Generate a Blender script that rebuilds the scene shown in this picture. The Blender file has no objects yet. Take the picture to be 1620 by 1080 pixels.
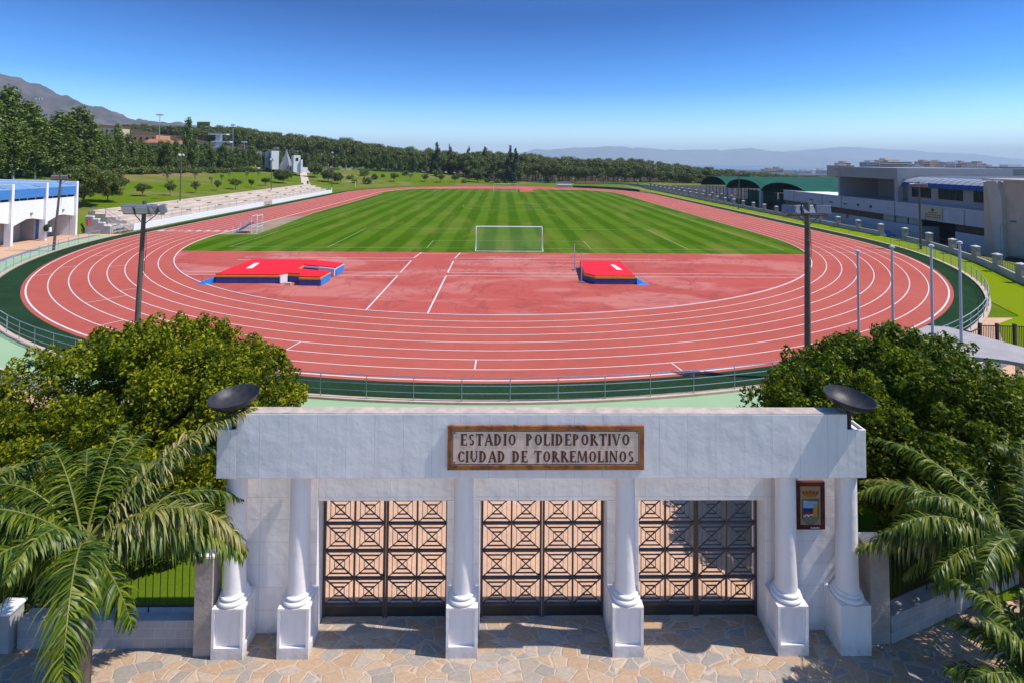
import bpy, math, random
import numpy as np
from mathutils import Vector, Matrix
R=math.radians
rng=np.random.default_rng(7); random.seed(7)
S=bpy.context.scene; COL=S.collection

# ------------------------------------------------------------------ camera, sky, sun, exposure
CX,CY,CH=0.618,-69.583,9.878
FPX,PIT,ROLL,YAW,PCY=827.9,0.03141,0.00863,0.01598,227.67
cp,sp=math.cos(PIT),math.sin(PIT); ca,sa=math.cos(YAW),math.sin(YAW)
FWD=Vector((sa*cp,ca*cp,sp)); _r=Vector((ca,-sa,0)); _u=_r.cross(FWD)
RT=_r*math.cos(ROLL)+_u*math.sin(ROLL); UP=_u*math.cos(ROLL)-_r*math.sin(ROLL)
cam=bpy.data.cameras.new('camera'); co=bpy.data.objects.new('camera',cam); COL.objects.link(co)
m=Matrix.Identity(4)
for i in range(3): m[i][0],m[i][1],m[i][2],m[i][3]=RT[i],UP[i],-FWD[i],(CX,CY,CH)[i]
co.matrix_world=m
cam.sensor_width=36; cam.lens=FPX/1620*36; cam.shift_y=-(540-PCY)/1620; cam.shift_x=0.0002
cam.clip_start=0.3; cam.clip_end=60000
S.camera=co
SUN=Vector((0.64,-0.082,1.0)).normalized()
w=bpy.data.worlds.new('World'); S.world=w; w.use_nodes=True
nt=w.node_tree; bg=nt.nodes['Background']
sky=nt.nodes.new('ShaderNodeTexSky'); sky.sky_type='NISHITA'; sky.sun_disc=False
sky.sun_elevation=math.asin(SUN.z); sky.sun_rotation=math.atan2(SUN.x,SUN.y)
sky.altitude=100; sky.air_density=1.0; sky.dust_density=0.3; sky.ozone_density=4.0
gam=nt.nodes.new('ShaderNodeGamma'); gam.inputs[1].default_value=1.45
hs_=nt.nodes.new('ShaderNodeHueSaturation'); hs_.inputs['Saturation'].default_value=1.12; hs_.inputs['Value'].default_value=0.55
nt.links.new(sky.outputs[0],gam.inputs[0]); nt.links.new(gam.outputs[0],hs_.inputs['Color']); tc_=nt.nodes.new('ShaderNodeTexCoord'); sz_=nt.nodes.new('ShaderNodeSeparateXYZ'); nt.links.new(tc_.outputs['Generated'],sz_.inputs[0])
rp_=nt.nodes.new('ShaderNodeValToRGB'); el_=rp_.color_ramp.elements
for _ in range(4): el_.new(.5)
for i_,(p_,c_) in enumerate(((0,(.80,.86,1)),(.05,(.76,.83,.96)),(.13,(.24,.50,.72)),(.27,(.0,.27,.45)),(.42,(.60,.66,.70)),(1,(2.5,1.8,1.35)))): el_[i_].position=p_; el_[i_].color=(*c_,1)  # deepens the visible sky band; unseen overhead sky brightened and warmed as facade fill
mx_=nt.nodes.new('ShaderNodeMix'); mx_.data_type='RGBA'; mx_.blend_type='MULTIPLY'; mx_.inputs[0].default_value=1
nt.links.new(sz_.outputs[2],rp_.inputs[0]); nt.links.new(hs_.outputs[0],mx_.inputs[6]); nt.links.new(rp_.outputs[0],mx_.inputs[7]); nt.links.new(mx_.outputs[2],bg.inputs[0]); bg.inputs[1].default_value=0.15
sl=bpy.data.lights.new('sun','SUN'); sl.energy=3.8; sl.angle=R(0.5); sl.color=(1,0.95,0.87)
so=bpy.data.objects.new('sun',sl); COL.objects.link(so); so.rotation_euler=SUN.to_track_quat('Z','Y').to_euler(); so.location=(30,-60,80)
S.view_settings.view_transform='Standard'; S.view_settings.look='None'; S.view_settings.gamma=1; S.view_settings.use_curve_mapping=False
S.view_settings.exposure=0.5
S.render.engine='CYCLES'
S.cycles.max_bounces=6; S.cycles.transparent_max_bounces=8; S.cycles.volume_bounces=0

# ------------------------------------------------------------------ measuring the real place from the photo
def ray(px,py):
    return FWD+RT*((px-809.65)/FPX)-UP*((py-PCY)/FPX)
def at(px,py,z=0):
    d=ray(px,py); t=(z-CH)/d.z; return (CX+d.x*t,CY+d.y*t)
def onY(px,py,Y):
    d=ray(px,py); t=(Y-CY)/d.y; return (CX+d.x*t,CH+d.z*t)
def onX(px,py,X):
    d=ray(px,py); t=(X-CX)/d.x; return (CY+d.y*t,CH+d.z*t)
def onD(px,py,D):
    d=ray(px,py); t=D/d.dot(FWD); return (CX+d.x*t,CY+d.y*t,CH+d.z*t)

# ------------------------------------------------------------------ object helpers
def tag(o,label=None,cat=None,group=None,kind=None):
    if label: o['label']=label
    if cat: o['category']=cat
    if group: o['group']=group
    if kind: o['kind']=kind
    return o
def thing(name,label,cat,loc=(0,0,0),rz=0,group=None):
    o=bpy.data.objects.new(name,None); COL.objects.link(o); o.empty_display_size=0.3
    o.location=loc; o.rotation_euler=(0,0,rz); tag(o,label,cat,group); return o
def sst(a,b,x):
    t=min(1,max(0,(x-a)/(b-a))) if b!=a else 0; return t*t*(3-2*t)
class MB:
    def __init__(s): s.v=[]; s.f=[]; s.arr=[]
    def add(s,vs,fs):
        n=len(s.v); s.v.extend([tuple(v) for v in vs]); s.f.extend([tuple(i+n for i in f) for f in fs]); return s
    def box(s,x0,x1,y0,y1,z0,z1):
        return s.add([(x0,y0,z0),(x1,y0,z0),(x1,y1,z0),(x0,y1,z0),(x0,y0,z1),(x1,y0,z1),(x1,y1,z1),(x0,y1,z1)],
          [(3,2,1,0),(4,5,6,7),(0,1,5,4),(1,2,6,5),(2,3,7,6),(3,0,4,7)])
    def prism(s,poly,z0,z1):
        n=len(poly); vs=[(x,y,z0) for x,y in poly]+[(x,y,z1) for x,y in poly]
        return s.add(vs,[tuple(range(n-1,-1,-1)),tuple(range(n,2*n))]+[(i,(i+1)%n,n+(i+1)%n,n+i) for i in range(n)])
    def prismY(s,poly,y0,y1):   # poly in (x,z), counter-clockwise seen from -Y
        n=len(poly); vs=[(x,y0,z) for x,z in poly]+[(x,y1,z) for x,z in poly]
        return s.add(vs,[tuple(range(n)),tuple(range(2*n-1,n-1,-1))]+[(i,n+i,n+(i+1)%n,(i+1)%n) for i in range(n)])
    def prismX(s,poly,x0,x1):   # poly in (y,z)
        n=len(poly); vs=[(x0,y,z) for y,z in poly]+[(x1,y,z) for y,z in poly]
        return s.add(vs,[tuple(range(n-1,-1,-1)),tuple(range(n,2*n))]+[(i,(i+1)%n,n+(i+1)%n,n+i) for i in range(n)])
    def bar(s,a,b,w,h=None,n=4,w2=None,up=(0,0,1)):
        a=Vector(a); b=Vector(b); h=h or w; w2=w2 if w2 is not None else w
        d=(b-a).normalized(); u=Vector(up)
        if abs(d.dot(u))>.98: u=Vector((0,1,0))
        x=d.cross(u).normalized(); y=x.cross(d).normalized(); vs=[]
        for p,k in ((a,1),(b,w2/w)):
            for i in range(n):
                if n==4:
                    cx,cy=((-1,-1),(1,-1),(1,1),(-1,1))[i]; vs.append(p+x*cx*w/2*k+y*cy*h/2*k)
                else:
                    t=2*math.pi*i/n; vs.append(p+x*math.cos(t)*w/2*k+y*math.sin(t)*h/2*k)
        return s.add(vs,[(i,n+i,n+(i+1)%n,(i+1)%n) for i in range(n)]+[tuple(range(n)),tuple(range(2*n-1,n-1,-1))])
    def tube(s,pts,rad,n=8):
        pts=[Vector(p) for p in pts]; k=len(s.v)
        for j,p in enumerate(pts):
            d=(pts[min(j+1,len(pts)-1)]-pts[max(j-1,0)]).normalized(); u=Vector((0,0,1))
            if abs(d.z)>.95: u=Vector((0,1,0))
            x=d.cross(u).normalized(); y=x.cross(d).normalized(); r=rad[j] if isinstance(rad,(list,tuple)) else rad
            for i in range(n):
                t=2*math.pi*i/n; s.v.append(tuple(p+x*math.cos(t)*r+y*math.sin(t)*r))
        for j in range(len(pts)-1):
            for i in range(n): s.f.append((k+j*n+i,k+(j+1)*n+i,k+(j+1)*n+(i+1)%n,k+j*n+(i+1)%n))
        s.f.append(tuple(k+i for i in range(n))); s.f.append(tuple(k+(len(pts)-1)*n+n-1-i for i in range(n)))
        return s
    def lathe(s,prof,c=(0,0),n=24,closed=False):
        k=len(s.v); m_=len(prof)
        for r,z in prof:
            for i in range(n):
                t=2*math.pi*i/n; s.v.append((c[0]+r*math.cos(t),c[1]+r*math.sin(t),z))
        for j in range(m_-1):
            for i in range(n): s.f.append((k+j*n+i,k+j*n+(i+1)%n,k+(j+1)*n+(i+1)%n,k+(j+1)*n+i))
        if not closed:
            s.f.append(tuple(k+n-1-i for i in range(n))); s.f.append(tuple(k+(m_-1)*n+i for i in range(n)))
        return s
    def build(s,name,mat,parent=None,smooth=False,world=False,bevel=0):
        me=bpy.data.meshes.new(name); vs=s.v
        if world and parent is not None:
            l=parent.location if parent.parent is None else parent.location+parent.parent.location
            vs=[(a-l[0],b-l[1],c-l[2]) for a,b,c in vs]
        me.from_pydata(vs,[],s.f); me.materials.append(mat)
        if smooth:
            me.polygons.foreach_set('use_smooth',[True]*len(me.polygons))
        me.update()
        o=bpy.data.objects.new(name,me); COL.objects.link(o)
        if parent is not None: o.parent=parent
        if smooth:
            try: me.set_sharp_from_angle(angle=R(40))
            except Exception: pass
        if bevel:
            b=o.modifiers.new('bevel','BEVEL'); b.width=bevel; b.segments=2; b.limit_method='ANGLE'
        return o
def mesh_np(name,V,F,mat,parent=None):
    """V (n,3), F (m,k) arrays"""
    me=bpy.data.meshes.new(name); n=len(V); m_,k=F.shape
    me.vertices.add(n); me.vertices.foreach_set('co',V.astype(np.float32).ravel())
    me.loops.add(m_*k); me.loops.foreach_set('vertex_index',F.astype(np.int32).ravel())
    me.polygons.add(m_); me.polygons.foreach_set('loop_start',np.arange(0,m_*k,k,dtype=np.int32))
    me.polygons.foreach_set('loop_total',np.full(m_,k,dtype=np.int32))
    me.materials.append(mat); me.update(calc_edges=True)
    o=bpy.data.objects.new(name,me); COL.objects.link(o)
    if parent is not None: o.parent=parent
    return o
def dup(root,loc=None,rz=None,scale=None,label=None,group=None):
    def cp_(o,par):
        c=o.copy(); COL.objects.link(c)
        if par is not None: c.parent=par
        for ch in KIDS.get(o.name,[]): cp_(ch,c)
        return c
    if root.name not in KIDS:
        def reg(o):
            KIDS[o.name]=[c for c in bpy.data.objects if c.parent==o]
            for c in KIDS[o.name]: reg(c)
        reg(root)
    r=cp_(root,None)
    if loc is not None: r.location=loc
    if rz is not None: r.rotation_euler=(0,0,rz)
    if scale is not None: r.scale=scale if hasattr(scale,'__len__') else (scale,)*3
    if label: r['label']=label
    if group: r['group']=group
    return r
KIDS={}

# ------------------------------------------------------------------ materials
def new(name):
    m_=bpy.data.materials.new(name); m_.use_nodes=True; return m_,m_.node_tree,m_.node_tree.nodes['Principled BSDF']
def N(nt,t,**k):
    n=nt.nodes.new(t)
    for a,b in k.items(): setattr(n,a,b)
    return n
def ramp(nt,fac,stops):
    r=N(nt,'ShaderNodeValToRGB'); e=r.color_ramp.elements
    while len(e)<len(stops): e.new(0.5)
    for i,(p,c) in enumerate(stops): e[i].position=p; e[i].color=(*c,1) if len(c)==3 else c
    nt.links.new(fac,r.inputs[0]); return r.outputs[0]
def mix(nt,fac,a,b,mode='MIX'):
    m_=N(nt,'ShaderNodeMix',data_type='RGBA',blend_type=mode)
    for i,v in ((0,fac),(6,a),(7,b)):
        if isinstance(v,(int,float)): m_.inputs[i].default_value=v
        elif isinstance(v,tuple): m_.inputs[i].default_value=(*v,1) if len(v)==3 else v
        else: nt.links.new(v,m_.inputs[i])
    return m_.outputs[2]
def noise(nt,vec,scale,detail=4,rough=.6,dist=0):
    n=N(nt,'ShaderNodeTexNoise'); n.inputs['Scale'].default_value=scale; n.inputs['Detail'].default_value=detail
    n.inputs['Roughness'].default_value=rough; n.inputs['Distortion'].default_value=dist
    nt.links.new(vec,n.inputs['Vector']); return n.outputs[0]
def math_(nt,op,a,b=None,c=None):
    n=N(nt,'ShaderNodeMath',operation=op)
    for i,v in enumerate((a,b,c)):
        if v is None: continue
        if isinstance(v,(int,float)): n.inputs[i].default_value=v
        else: nt.links.new(v,n.inputs[i])
    return n.outputs[0]
def objco(nt,scale=None):
    t=N(nt,'ShaderNodeTexCoord').outputs['Object']
    if scale:
        mp=N(nt,'ShaderNodeMapping'); mp.inputs['Scale'].default_value=scale; nt.links.new(t,mp.inputs[0]); return mp.outputs[0]
    return t
def bump(nt,bs,h,strength,dist=.02):
    b=N(nt,'ShaderNodeBump'); b.inputs['Strength'].default_value=strength; b.inputs['Distance'].default_value=dist
    nt.links.new(h,b.inputs['Height']); nt.links.new(b.outputs[0],bs.inputs['Normal'])
def plain(name,col,rough=.6,var=.12,scale=3,metal=0,bmp=0,bscale=None,spec=.25,var2=0,scale2=.4):
    m_,nt,bs=new(name); co_=objco(nt); n=noise(nt,co_,scale,5)
    lo=tuple(c*(1-var) for c in col); hi=tuple(min(1,c*(1+var)) for c in col)
    c=ramp(nt,n,[(.3,lo),(.7,hi)])
    if var2:
        n2=noise(nt,co_,scale2,3); c=mix(nt,ramp(nt,n2,[(.35,(1,1,1)),(.7,(1-var2,)*3)]),(0,0,0),c) if False else mix(nt,1.0,c,ramp(nt,n2,[(.35,(1,1,1)),(.7,(1-var2,)*3)]),'MULTIPLY')
    nt.links.new(c,bs.inputs['Base Color']); bs.inputs['Roughness'].default_value=rough; bs.inputs['Metallic'].default_value=metal
    bs.inputs['Specular IOR Level'].default_value=spec
    if bmp: bump(nt,bs,noise(nt,co_,bscale or scale*6,4),bmp)
    return m_
def leafmat(name,cols,trans=.25,rough=.45,big=.35,spec=.4,lo=.22,hi=.78):
    m_,nt,bs=new(name); g=N(nt,'ShaderNodeNewGeometry'); co_=objco(nt)
    n=noise(nt,co_,big,3); r=g.outputs['Random Per Island']
    f=math_(nt,'ADD',math_(nt,'MULTIPLY',r,.55),math_(nt,'MULTIPLY',n,.6))
    f=math_(nt,'SUBTRACT',f,.08)
    k=len(cols)-1
    c=ramp(nt,f,[(lo+(hi-lo)*i/k,cc) for i,cc in enumerate(cols)])
    nt.links.new(c,bs.inputs['Base Color']); bs.inputs['Roughness'].default_value=rough; bs.inputs['Specular IOR Level'].default_value=spec
    tr=N(nt,'ShaderNodeBsdfTranslucent'); nt.links.new(mix(nt,1.0,c,(1.0,1.25,.5),'MULTIPLY'),tr.inputs[0])
    ms=N(nt,'ShaderNodeMixShader'); ms.inputs[0].default_value=trans
    nt.links.new(bs.outputs[0],ms.inputs[1]); nt.links.new(tr.outputs[0],ms.inputs[2])
    nt.links.new(ms.outputs[0],nt.nodes['Material Output'].inputs[0]); return m_

M={}
# white painted stucco with panel joints
def stucco(name,col,joint=None,axis=0,off=0,hj=None):
    m_,nt,bs=new(name); co_=objco(nt)
    n=noise(nt,co_,1.1,4,.55); n2=noise(nt,co_,3.2,3,.5)
    c=ramp(nt,n,[(.35,tuple(k*.93 for k in col)),(.68,col)])
    st=noise(nt,objco(nt,(4,4,.35)),2.0,4); c=mix(nt,1.0,c,ramp(nt,st,[(.48,(1,1,1)),(.75,(.90,.885,.86))]),'MULTIPLY')
    h=math_(nt,'ADD',math_(nt,'MULTIPLY',n,1.0),math_(nt,'MULTIPLY',n2,.35))
    sx=N(nt,'ShaderNodeSeparateXYZ'); nt.links.new(N(nt,'ShaderNodeTexCoord').outputs['Object'],sx.inputs[0])
    gr=math_(nt,'MULTIPLY',math_(nt,'SUBTRACT',1.0,math_(nt,'MINIMUM',1.0,math_(nt,'DIVIDE',math_(nt,'MAXIMUM',sx.outputs[2],0.0),.35))),ramp(nt,noise(nt,co_,5,4),[(.3,(.1,.1,.1)),(.7,(.8,.8,.8))]))
    c=mix(nt,gr,c,(.42,.36,.30))
    if joint:
        def line(out,sp,o,wd):
            f=math_(nt,'FRACT',math_(nt,'DIVIDE',math_(nt,'ADD',out,100*sp-o),sp)); f=math_(nt,'ABSOLUTE',math_(nt,'SUBTRACT',f,.5))
            return math_(nt,'GREATER_THAN',f,.5-wd/sp/2)
        l=line(sx.outputs[axis],joint,off,.012)
        if hj: l=math_(nt,'MAXIMUM',l,line(sx.outputs[2],hj,.02,.012))
        c=mix(nt,math_(nt,'MULTIPLY',l,.38),c,tuple(k*.45 for k in col)); h=math_(nt,'SUBTRACT',h,math_(nt,'MULTIPLY',l,.25))
    nt.links.new(c,bs.inputs['Base Color']); bs.inputs['Roughness'].default_value=.55; bs.inputs['Specular IOR Level'].default_value=.3
    bump(nt,bs,h,.55,.05); return m_
WHT=(.89,.83,.80)
M['lintel']=stucco('white_stucco_panels',WHT,.572,0,-4.55)
M['wallst']=stucco('white_stucco_courses',WHT,1.35,0,-3.2,.46)
M['white']=stucco('white_stucco',WHT)
M['topstone']=plain('sandy_coping',(.50,.40,.33),.9,.25,4,bmp=.3,var2=.2)
M['iron']=plain('black_iron',(.018,.017,.016),.5,.3,8,metal=0,spec=.5)
M['gatebrown']=plain('dark_brown_gate_paint',(.070,.045,.038),.5,.3,6,spec=.5)
M['steel']=plain('galvanised_rail',(.36,.41,.44),.35,.15,6,metal=.7)
M['paintgrey']=plain('grey_rail_paint',(.30,.36,.38),.5,.15,4)
M['pole']=plain('weathered_steel_pole',(.11,.095,.075),.7,.25,5)
M['lamp']=plain('floodlight_housing',(.20,.21,.24),.4,.2,8,metal=.4)
M['lampglass']=plain('floodlight_glass',(.5,.5,.5),.15,.1,5,spec=.8)
M['whitepole']=plain('white_flagpole_paint',(.42,.44,.49),.35,.08,3)
M['concrete']=plain('grey_concrete',(.36,.34,.31),.9,.15,2.5,bmp=.3,var2=.15)
M['block']=plain('concrete_block',(.40,.38,.37),.9,.1,2,bmp=.4)
M['terr']=plain('beige_terrace_concrete',(.56,.46,.37),.9,.1,1.0,var2=.15,bmp=.1)
M['bluemat']=plain('blue_mat_vinyl',(.05,.08,.30),.45,.2,3)
M['lightblue']=plain('bright_blue_vinyl',(.01,.22,.62),.4,.1,3)
M['redmat']=plain('red_mat_vinyl',(.74,.010,.016),.6,.10,2,bmp=.1,bscale=3)
M['yellow']=plain('yellow_mat_trim',(.75,.42,.02),.5,.1,4)
M['whiteplain']=plain('white_paint',(.78,.78,.78),.5,.05,3)
M['lines']=plain('white_line_paint',(.72,.60,.56),.7,.08,1.5)
M['glass']=plain('dark_window_glass',(.012,.018,.022),.15,.3,1,spec=.25)
M['tealglass']=plain('teal_glass',(.06,.22,.22),.1,.1,1,spec=.9)
M['rubber']=plain('black_rubber',(.02,.02,.02),.8,.1,4)
M['bark']=plain('grey_brown_bark',(.12,.09,.07),.9,.3,6,bmp=.5)
M['palebark']=plain('pale_poplar_bark',(.48,.45,.40),.9,.25,5)
M['leaf_ficus']=leafmat('ficus_leaves',[(.018,.034,.002),(.10,.135,.003),(.23,.25,.005),(.42,.39,.01)],.35,.55,.6,spec=.15)
M['leaf_ficusR']=leafmat('ficus_leaves_dark',[(.012,.028,.002),(.055,.092,.003),(.14,.175,.005),(.27,.29,.01)],.3,.5,.6,spec=.18)
M['leaf_palm']=leafmat('palm_leaflets',[(.014,.040,.002),(.052,.098,.004),(.12,.168,.007),(.25,.27,.03)],.3,.42,1.2,spec=.4)
M['leaf_palmdry']=leafmat('dry_palm_leaflets',[(.04,.07,.004),(.12,.15,.010),(.25,.23,.04),(.45,.34,.15)],.25,.45,.8)
M['leaf_poplar']=leafmat('poplar_leaves',[(.022,.048,.004),(.068,.110,.008),(.125,.18,.014),(.22,.27,.04)],.2,.5,.12)
M['leaf_pine']=leafmat('pine_needles',[(.016,.030,.004),(.060,.085,.008),(.13,.155,.014),(.20,.21,.03)],.12,.6,.15)
M['leaf_park']=leafmat('carob_leaves',[(.025,.045,.005),(.065,.10,.008),(.12,.155,.012),(.20,.21,.02)],.2,.5,.3)
M['leaf_cypress']=leafmat('cypress_leaves',[(.008,.022,.010),(.018,.042,.016),(.03,.06,.02),(.05,.085,.03)],.1,.6,.3)
M['leaf_olive']=leafmat('olive_leaves',[(.05,.06,.03),(.09,.11,.05),(.14,.16,.08)],.2,.5,.3)
# running track
def trackmat():
    m_,nt,bs=new('red_track_rubber'); co_=objco(nt)
    n=noise(nt,co_,.12,4); n2=noise(nt,co_,1.3,4,.6); n3=noise(nt,co_,60,2)
    c=ramp(nt,n,[(.3,(.39,.088,.064)),(.72,(.44,.108,.080))])
    c=mix(nt,1.0,c,ramp(nt,n2,[(.3,(.93,.93,.93)),(.7,(1.04,1.04,1.04))]),'MULTIPLY')
    c=mix(nt,1.0,c,ramp(nt,n3,[(.3,(.9,.9,.9)),(.7,(1.08,1.08,1.08))]),'MULTIPLY')
    sx=N(nt,'ShaderNodeSeparateXYZ'); nt.links.new(co_,sx.inputs[0])
    nt.links.new(c,bs.inputs['Base Color']); bs.inputs['Roughness'].default_value=.85; bs.inputs['Specular IOR Level'].default_value=.03
    bump(nt,bs,n3,.25,.01); return m_
M['track']=trackmat()
def infmat():
    m_,nt,bs=new('worn_red_infield_rubber'); co_=objco(nt)
    n=noise(nt,objco(nt,(.5,1,1)),.13,3,.5,1.2); n2=noise(nt,objco(nt,(1,.7,1)),.16,3,.55,2.6)
    base=ramp(nt,noise(nt,co_,.15,3),[(.3,(.40,.080,.062)),(.7,(.45,.098,.076))])
    faded=ramp(nt,n,[(.50,(0,0,0)),(.57,(1,1,1))]); c=mix(nt,math_(nt,'MULTIPLY',faded,.6),base,(.50,.19,.155))
    vein=math_(nt,'ABSOLUTE',math_(nt,'SUBTRACT',n2,.5)); v=ramp(nt,vein,[(.0,(1,1,1)),(.03,(0,0,0))])
    c=mix(nt,math_(nt,'MULTIPLY',v,.5),c,(.24,.055,.055))
    dk=ramp(nt,noise(nt,co_,.3,3,.5,.8),[(.58,(0,0,0)),(.62,(1,1,1))]); c=mix(nt,math_(nt,'MULTIPLY',dk,.4),c,(.36,.065,.06))
    nt.links.new(c,bs.inputs['Base Color']); bs.inputs['Roughness'].default_value=.8; bs.inputs['Specular IOR Level'].default_value=.03
    bump(nt,bs,noise(nt,co_,60,2),.25,.01); return m_
M['infield']=infmat()
def grassmat(name,a,b,stripes=False,dry=(.20,.17,.06),drya=.5):
    m_,nt,bs=new(name); co_=objco(nt)
    n=noise(nt,co_,9,4,.7); n1=noise(nt,co_,.09,4,.6); n2=noise(nt,objco(nt,(.25,.06,1)),1,5,.6,.6)
    c=mix(nt,n,a,b)
    if stripes:
        sx=N(nt,'ShaderNodeSeparateXYZ'); nt.links.new(co_,sx.inputs[0])
        wob=math_(nt,'MULTIPLY',math_(nt,'SUBTRACT',noise(nt,objco(nt,(1,.15,1)),.5,2),.5),.5)
        s=math_(nt,'SINE',math_(nt,'MULTIPLY',math_(nt,'ADD',math_(nt,'ADD',sx.outputs[0],.2),wob),2*math.pi/3.55))
        s=ramp(nt,math_(nt,'ADD',math_(nt,'MULTIPLY',s,.5),.5),[(.32,(0,0,0)),(.68,(1,1,1))])
        s=math_(nt,'MULTIPLY',s,ramp(nt,noise(nt,co_,.16,3),[(.28,(.45,.45,.45)),(.6,(1,1,1))]))
        c=mix(nt,s,c,mix(nt,n,(.064,.134,.006),(.098,.172,.013)))
        # small cross-mown ripple
        w_=math_(nt,'SINE',math_(nt,'MULTIPLY',math_(nt,'ADD',sx.outputs[1],math_(nt,'MULTIPLY',n1,3)),6.5))
        c=mix(nt,math_(nt,'MULTIPLY',math_(nt,'ADD',w_,1),.05),c,(.18,.20,.05))
    f=ramp(nt,n2,[(.52,(0,0,0)),(.66,(1,1,1))]); c=mix(nt,math_(nt,'MULTIPLY',f,drya),c,dry)
    f=ramp(nt,n1,[(.45,(0,0,0)),(.75,(1,1,1))]); c=mix(nt,math_(nt,'MULTIPLY',f,drya*.7),c,(.13,.16,.02))
    nt.links.new(c,bs.inputs['Base Color']); bs.inputs['Roughness'].default_value=.95; bs.inputs['Specular IOR Level'].default_value=0
    bump(nt,bs,noise(nt,co_,25,3),.5,.05); return m_
M['pitch']=grassmat('striped_pitch_grass',(.028,.085,.002),(.050,.118,.003),True,(.19,.18,.04),.42)
M['slope']=grassmat('park_grass',(.06,.11,.005),(.12,.175,.010),False,(.26,.20,.09),.55)
M['lawn']=grassmat('bright_lawn',(.14,.20,.003),(.22,.27,.006),False,(.22,.20,.04),.25)
M['turf']=plain('dark_green_artificial_turf',(.022,.052,.024),.95,.35,9,bmp=.6,bscale=30,var2=.3,scale2=.5,spec=0)
M['apron']=plain('pale_green_coated_concrete',(.30,.42,.24),.85,.06,1.0,var2=.12,scale2=.5,bmp=.1)
M['kerb']=plain('pinkish_kerb_stone',(.52,.38,.29),.85,.1,3)
M['grey']=plain('grey_gutter',(.17,.17,.19),.85,.12,2,bmp=.2)
def pavemat():
    m_,nt,bs=new('peach_paving'); co_=objco(nt)
    b=N(nt,'ShaderNodeTexBrick'); mp=N(nt,'ShaderNodeMapping'); nt.links.new(co_,mp.inputs[0]); mp.inputs['Rotation'].default_value=(0,0,R(38))
    nt.links.new(mp.outputs[0],b.inputs['Vector']); b.inputs['Scale'].default_value=2.2; b.inputs['Mortar Size'].default_value=.008; b.offset=0
    b.inputs['Color1'].default_value=(.56,.34,.22,1); b.inputs['Color2'].default_value=(.60,.38,.25,1); b.inputs['Mortar'].default_value=(.42,.25,.17,1)
    c=mix(nt,1.0,b.outputs[0],ramp(nt,noise(nt,co_,.5,4),[(.3,(.88,.88,.88)),(.7,(1.08,1.06,1.04))]),'MULTIPLY')
    nt.links.new(c,bs.inputs['Base Color']); bs.inputs['Roughness'].default_value=.85; bs.inputs['Specular IOR Level'].default_value=.05; return m_
M['peach']=pavemat()
def flagmat():
    m_,nt,bs=new('crazy_paving'); mp=N(nt,'ShaderNodeMapping'); nt.links.new(N(nt,'ShaderNodeTexCoord').outputs['Object'],mp.inputs[0])
    mp.inputs['Rotation'].default_value=(0,0,R(58)); mp.inputs['Scale'].default_value=(1.8,3.2,1)
    nz=N(nt,'ShaderNodeTexNoise'); nz.inputs['Scale'].default_value=.9; nt.links.new(mp.outputs[0],nz.inputs['Vector'])
    add=mix(nt,.22,mp.outputs[0],nz.outputs[1],'ADD')
    v=N(nt,'ShaderNodeTexVoronoi',feature='F1'); v.inputs['Scale'].default_value=1.55; nt.links.new(add,v.inputs['Vector'])
    e=N(nt,'ShaderNodeTexVoronoi',feature='DISTANCE_TO_EDGE'); e.inputs['Scale'].default_value=1.55; nt.links.new(add,e.inputs['Vector'])
    sx=N(nt,'ShaderNodeSeparateColor'); nt.links.new(v.outputs['Color'],sx.inputs[0])
    c=ramp(nt,sx.outputs[0],[(0,(.31,.275,.24)),(.30,(.36,.31,.265)),(.36,(.42,.29,.19)),(.7,(.47,.33,.22)),(.8,(.48,.37,.27)),(1,(.39,.34,.29))])
    c=mix(nt,1.0,c,ramp(nt,noise(nt,mp.outputs[0],6,5,.7),[(.3,(.8,.79,.78)),(.7,(1.12,1.1,1.08))]),'MULTIPLY')
    g=ramp(nt,e.outputs['Distance'],[(.022,(1,1,1)),(.06,(0,0,0))]); c=mix(nt,math_(nt,'MULTIPLY',g,ramp(nt,noise(nt,mp.outputs[0],2.5,4),[(.3,(.35,.35,.35)),(.65,(1,1,1))])),c,(.54,.42,.32))
    nt.links.new(c,bs.inputs['Base Color']); bs.inputs['Roughness'].default_value=.8; bs.inputs['Specular IOR Level'].default_value=.12
    h=ramp(nt,e.outputs['Distance'],[(.02,(0,0,0)),(.06,(1,1,1))]); bump(nt,bs,math_(nt,'ADD',h,math_(nt,'MULTIPLY',noise(nt,mp.outputs[0],5,4),.4)),.6,.02); return m_
M['flag']=flagmat()

# ------------------------------------------------------------------ terrain
LST=84.39; R0=36.04; RO=R0+9.76
def sdist(x,y):
    yy=0 if 0<=y<=LST else (y if y<0 else y-LST); return math.hypot(x,yy)
def zf(x,y):
    d=max(0,sdist(x,y)-52); z=0
    if y>=0 or x<-53:
        ang=math.degrees(math.atan2(-x,max(0,y-LST)+1e-6)) if x<0 else 0
        k1=.1*sst(0,26,ang); k2=.15*sst(14,60,ang)
        dd=max(0,d-3.5)
        base=2.5*sst(-60,-54,-abs(x)) if False else 0
        z=k1*min(dd,58)+k2*min(max(dd-58,0),150)+ .03*k2/.15*max(dd-208,0)
        if x<0: z+=2.5*(sst(54.8,55.6,-x) if y>0 else sst(49.5,54.7,-x))*sst(98,84,y)
        z=0 if (y<0 and x>-52.95) else z*sst(-2.52,-2.3,y)
    if x>52.3 and y<150: z-=1.4*sst(52.3,52.9,x)*sst(150,120,y)
    if x>60 or y>150:
        e=math.hypot(max(0,x-60),max(0,y-150)); wgt=sst(-150,60,x); z-=wgt*min(22,.016*max(0,e-30)) + wgt*min(20,.009*max(0,e-1200))
    return z
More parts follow.
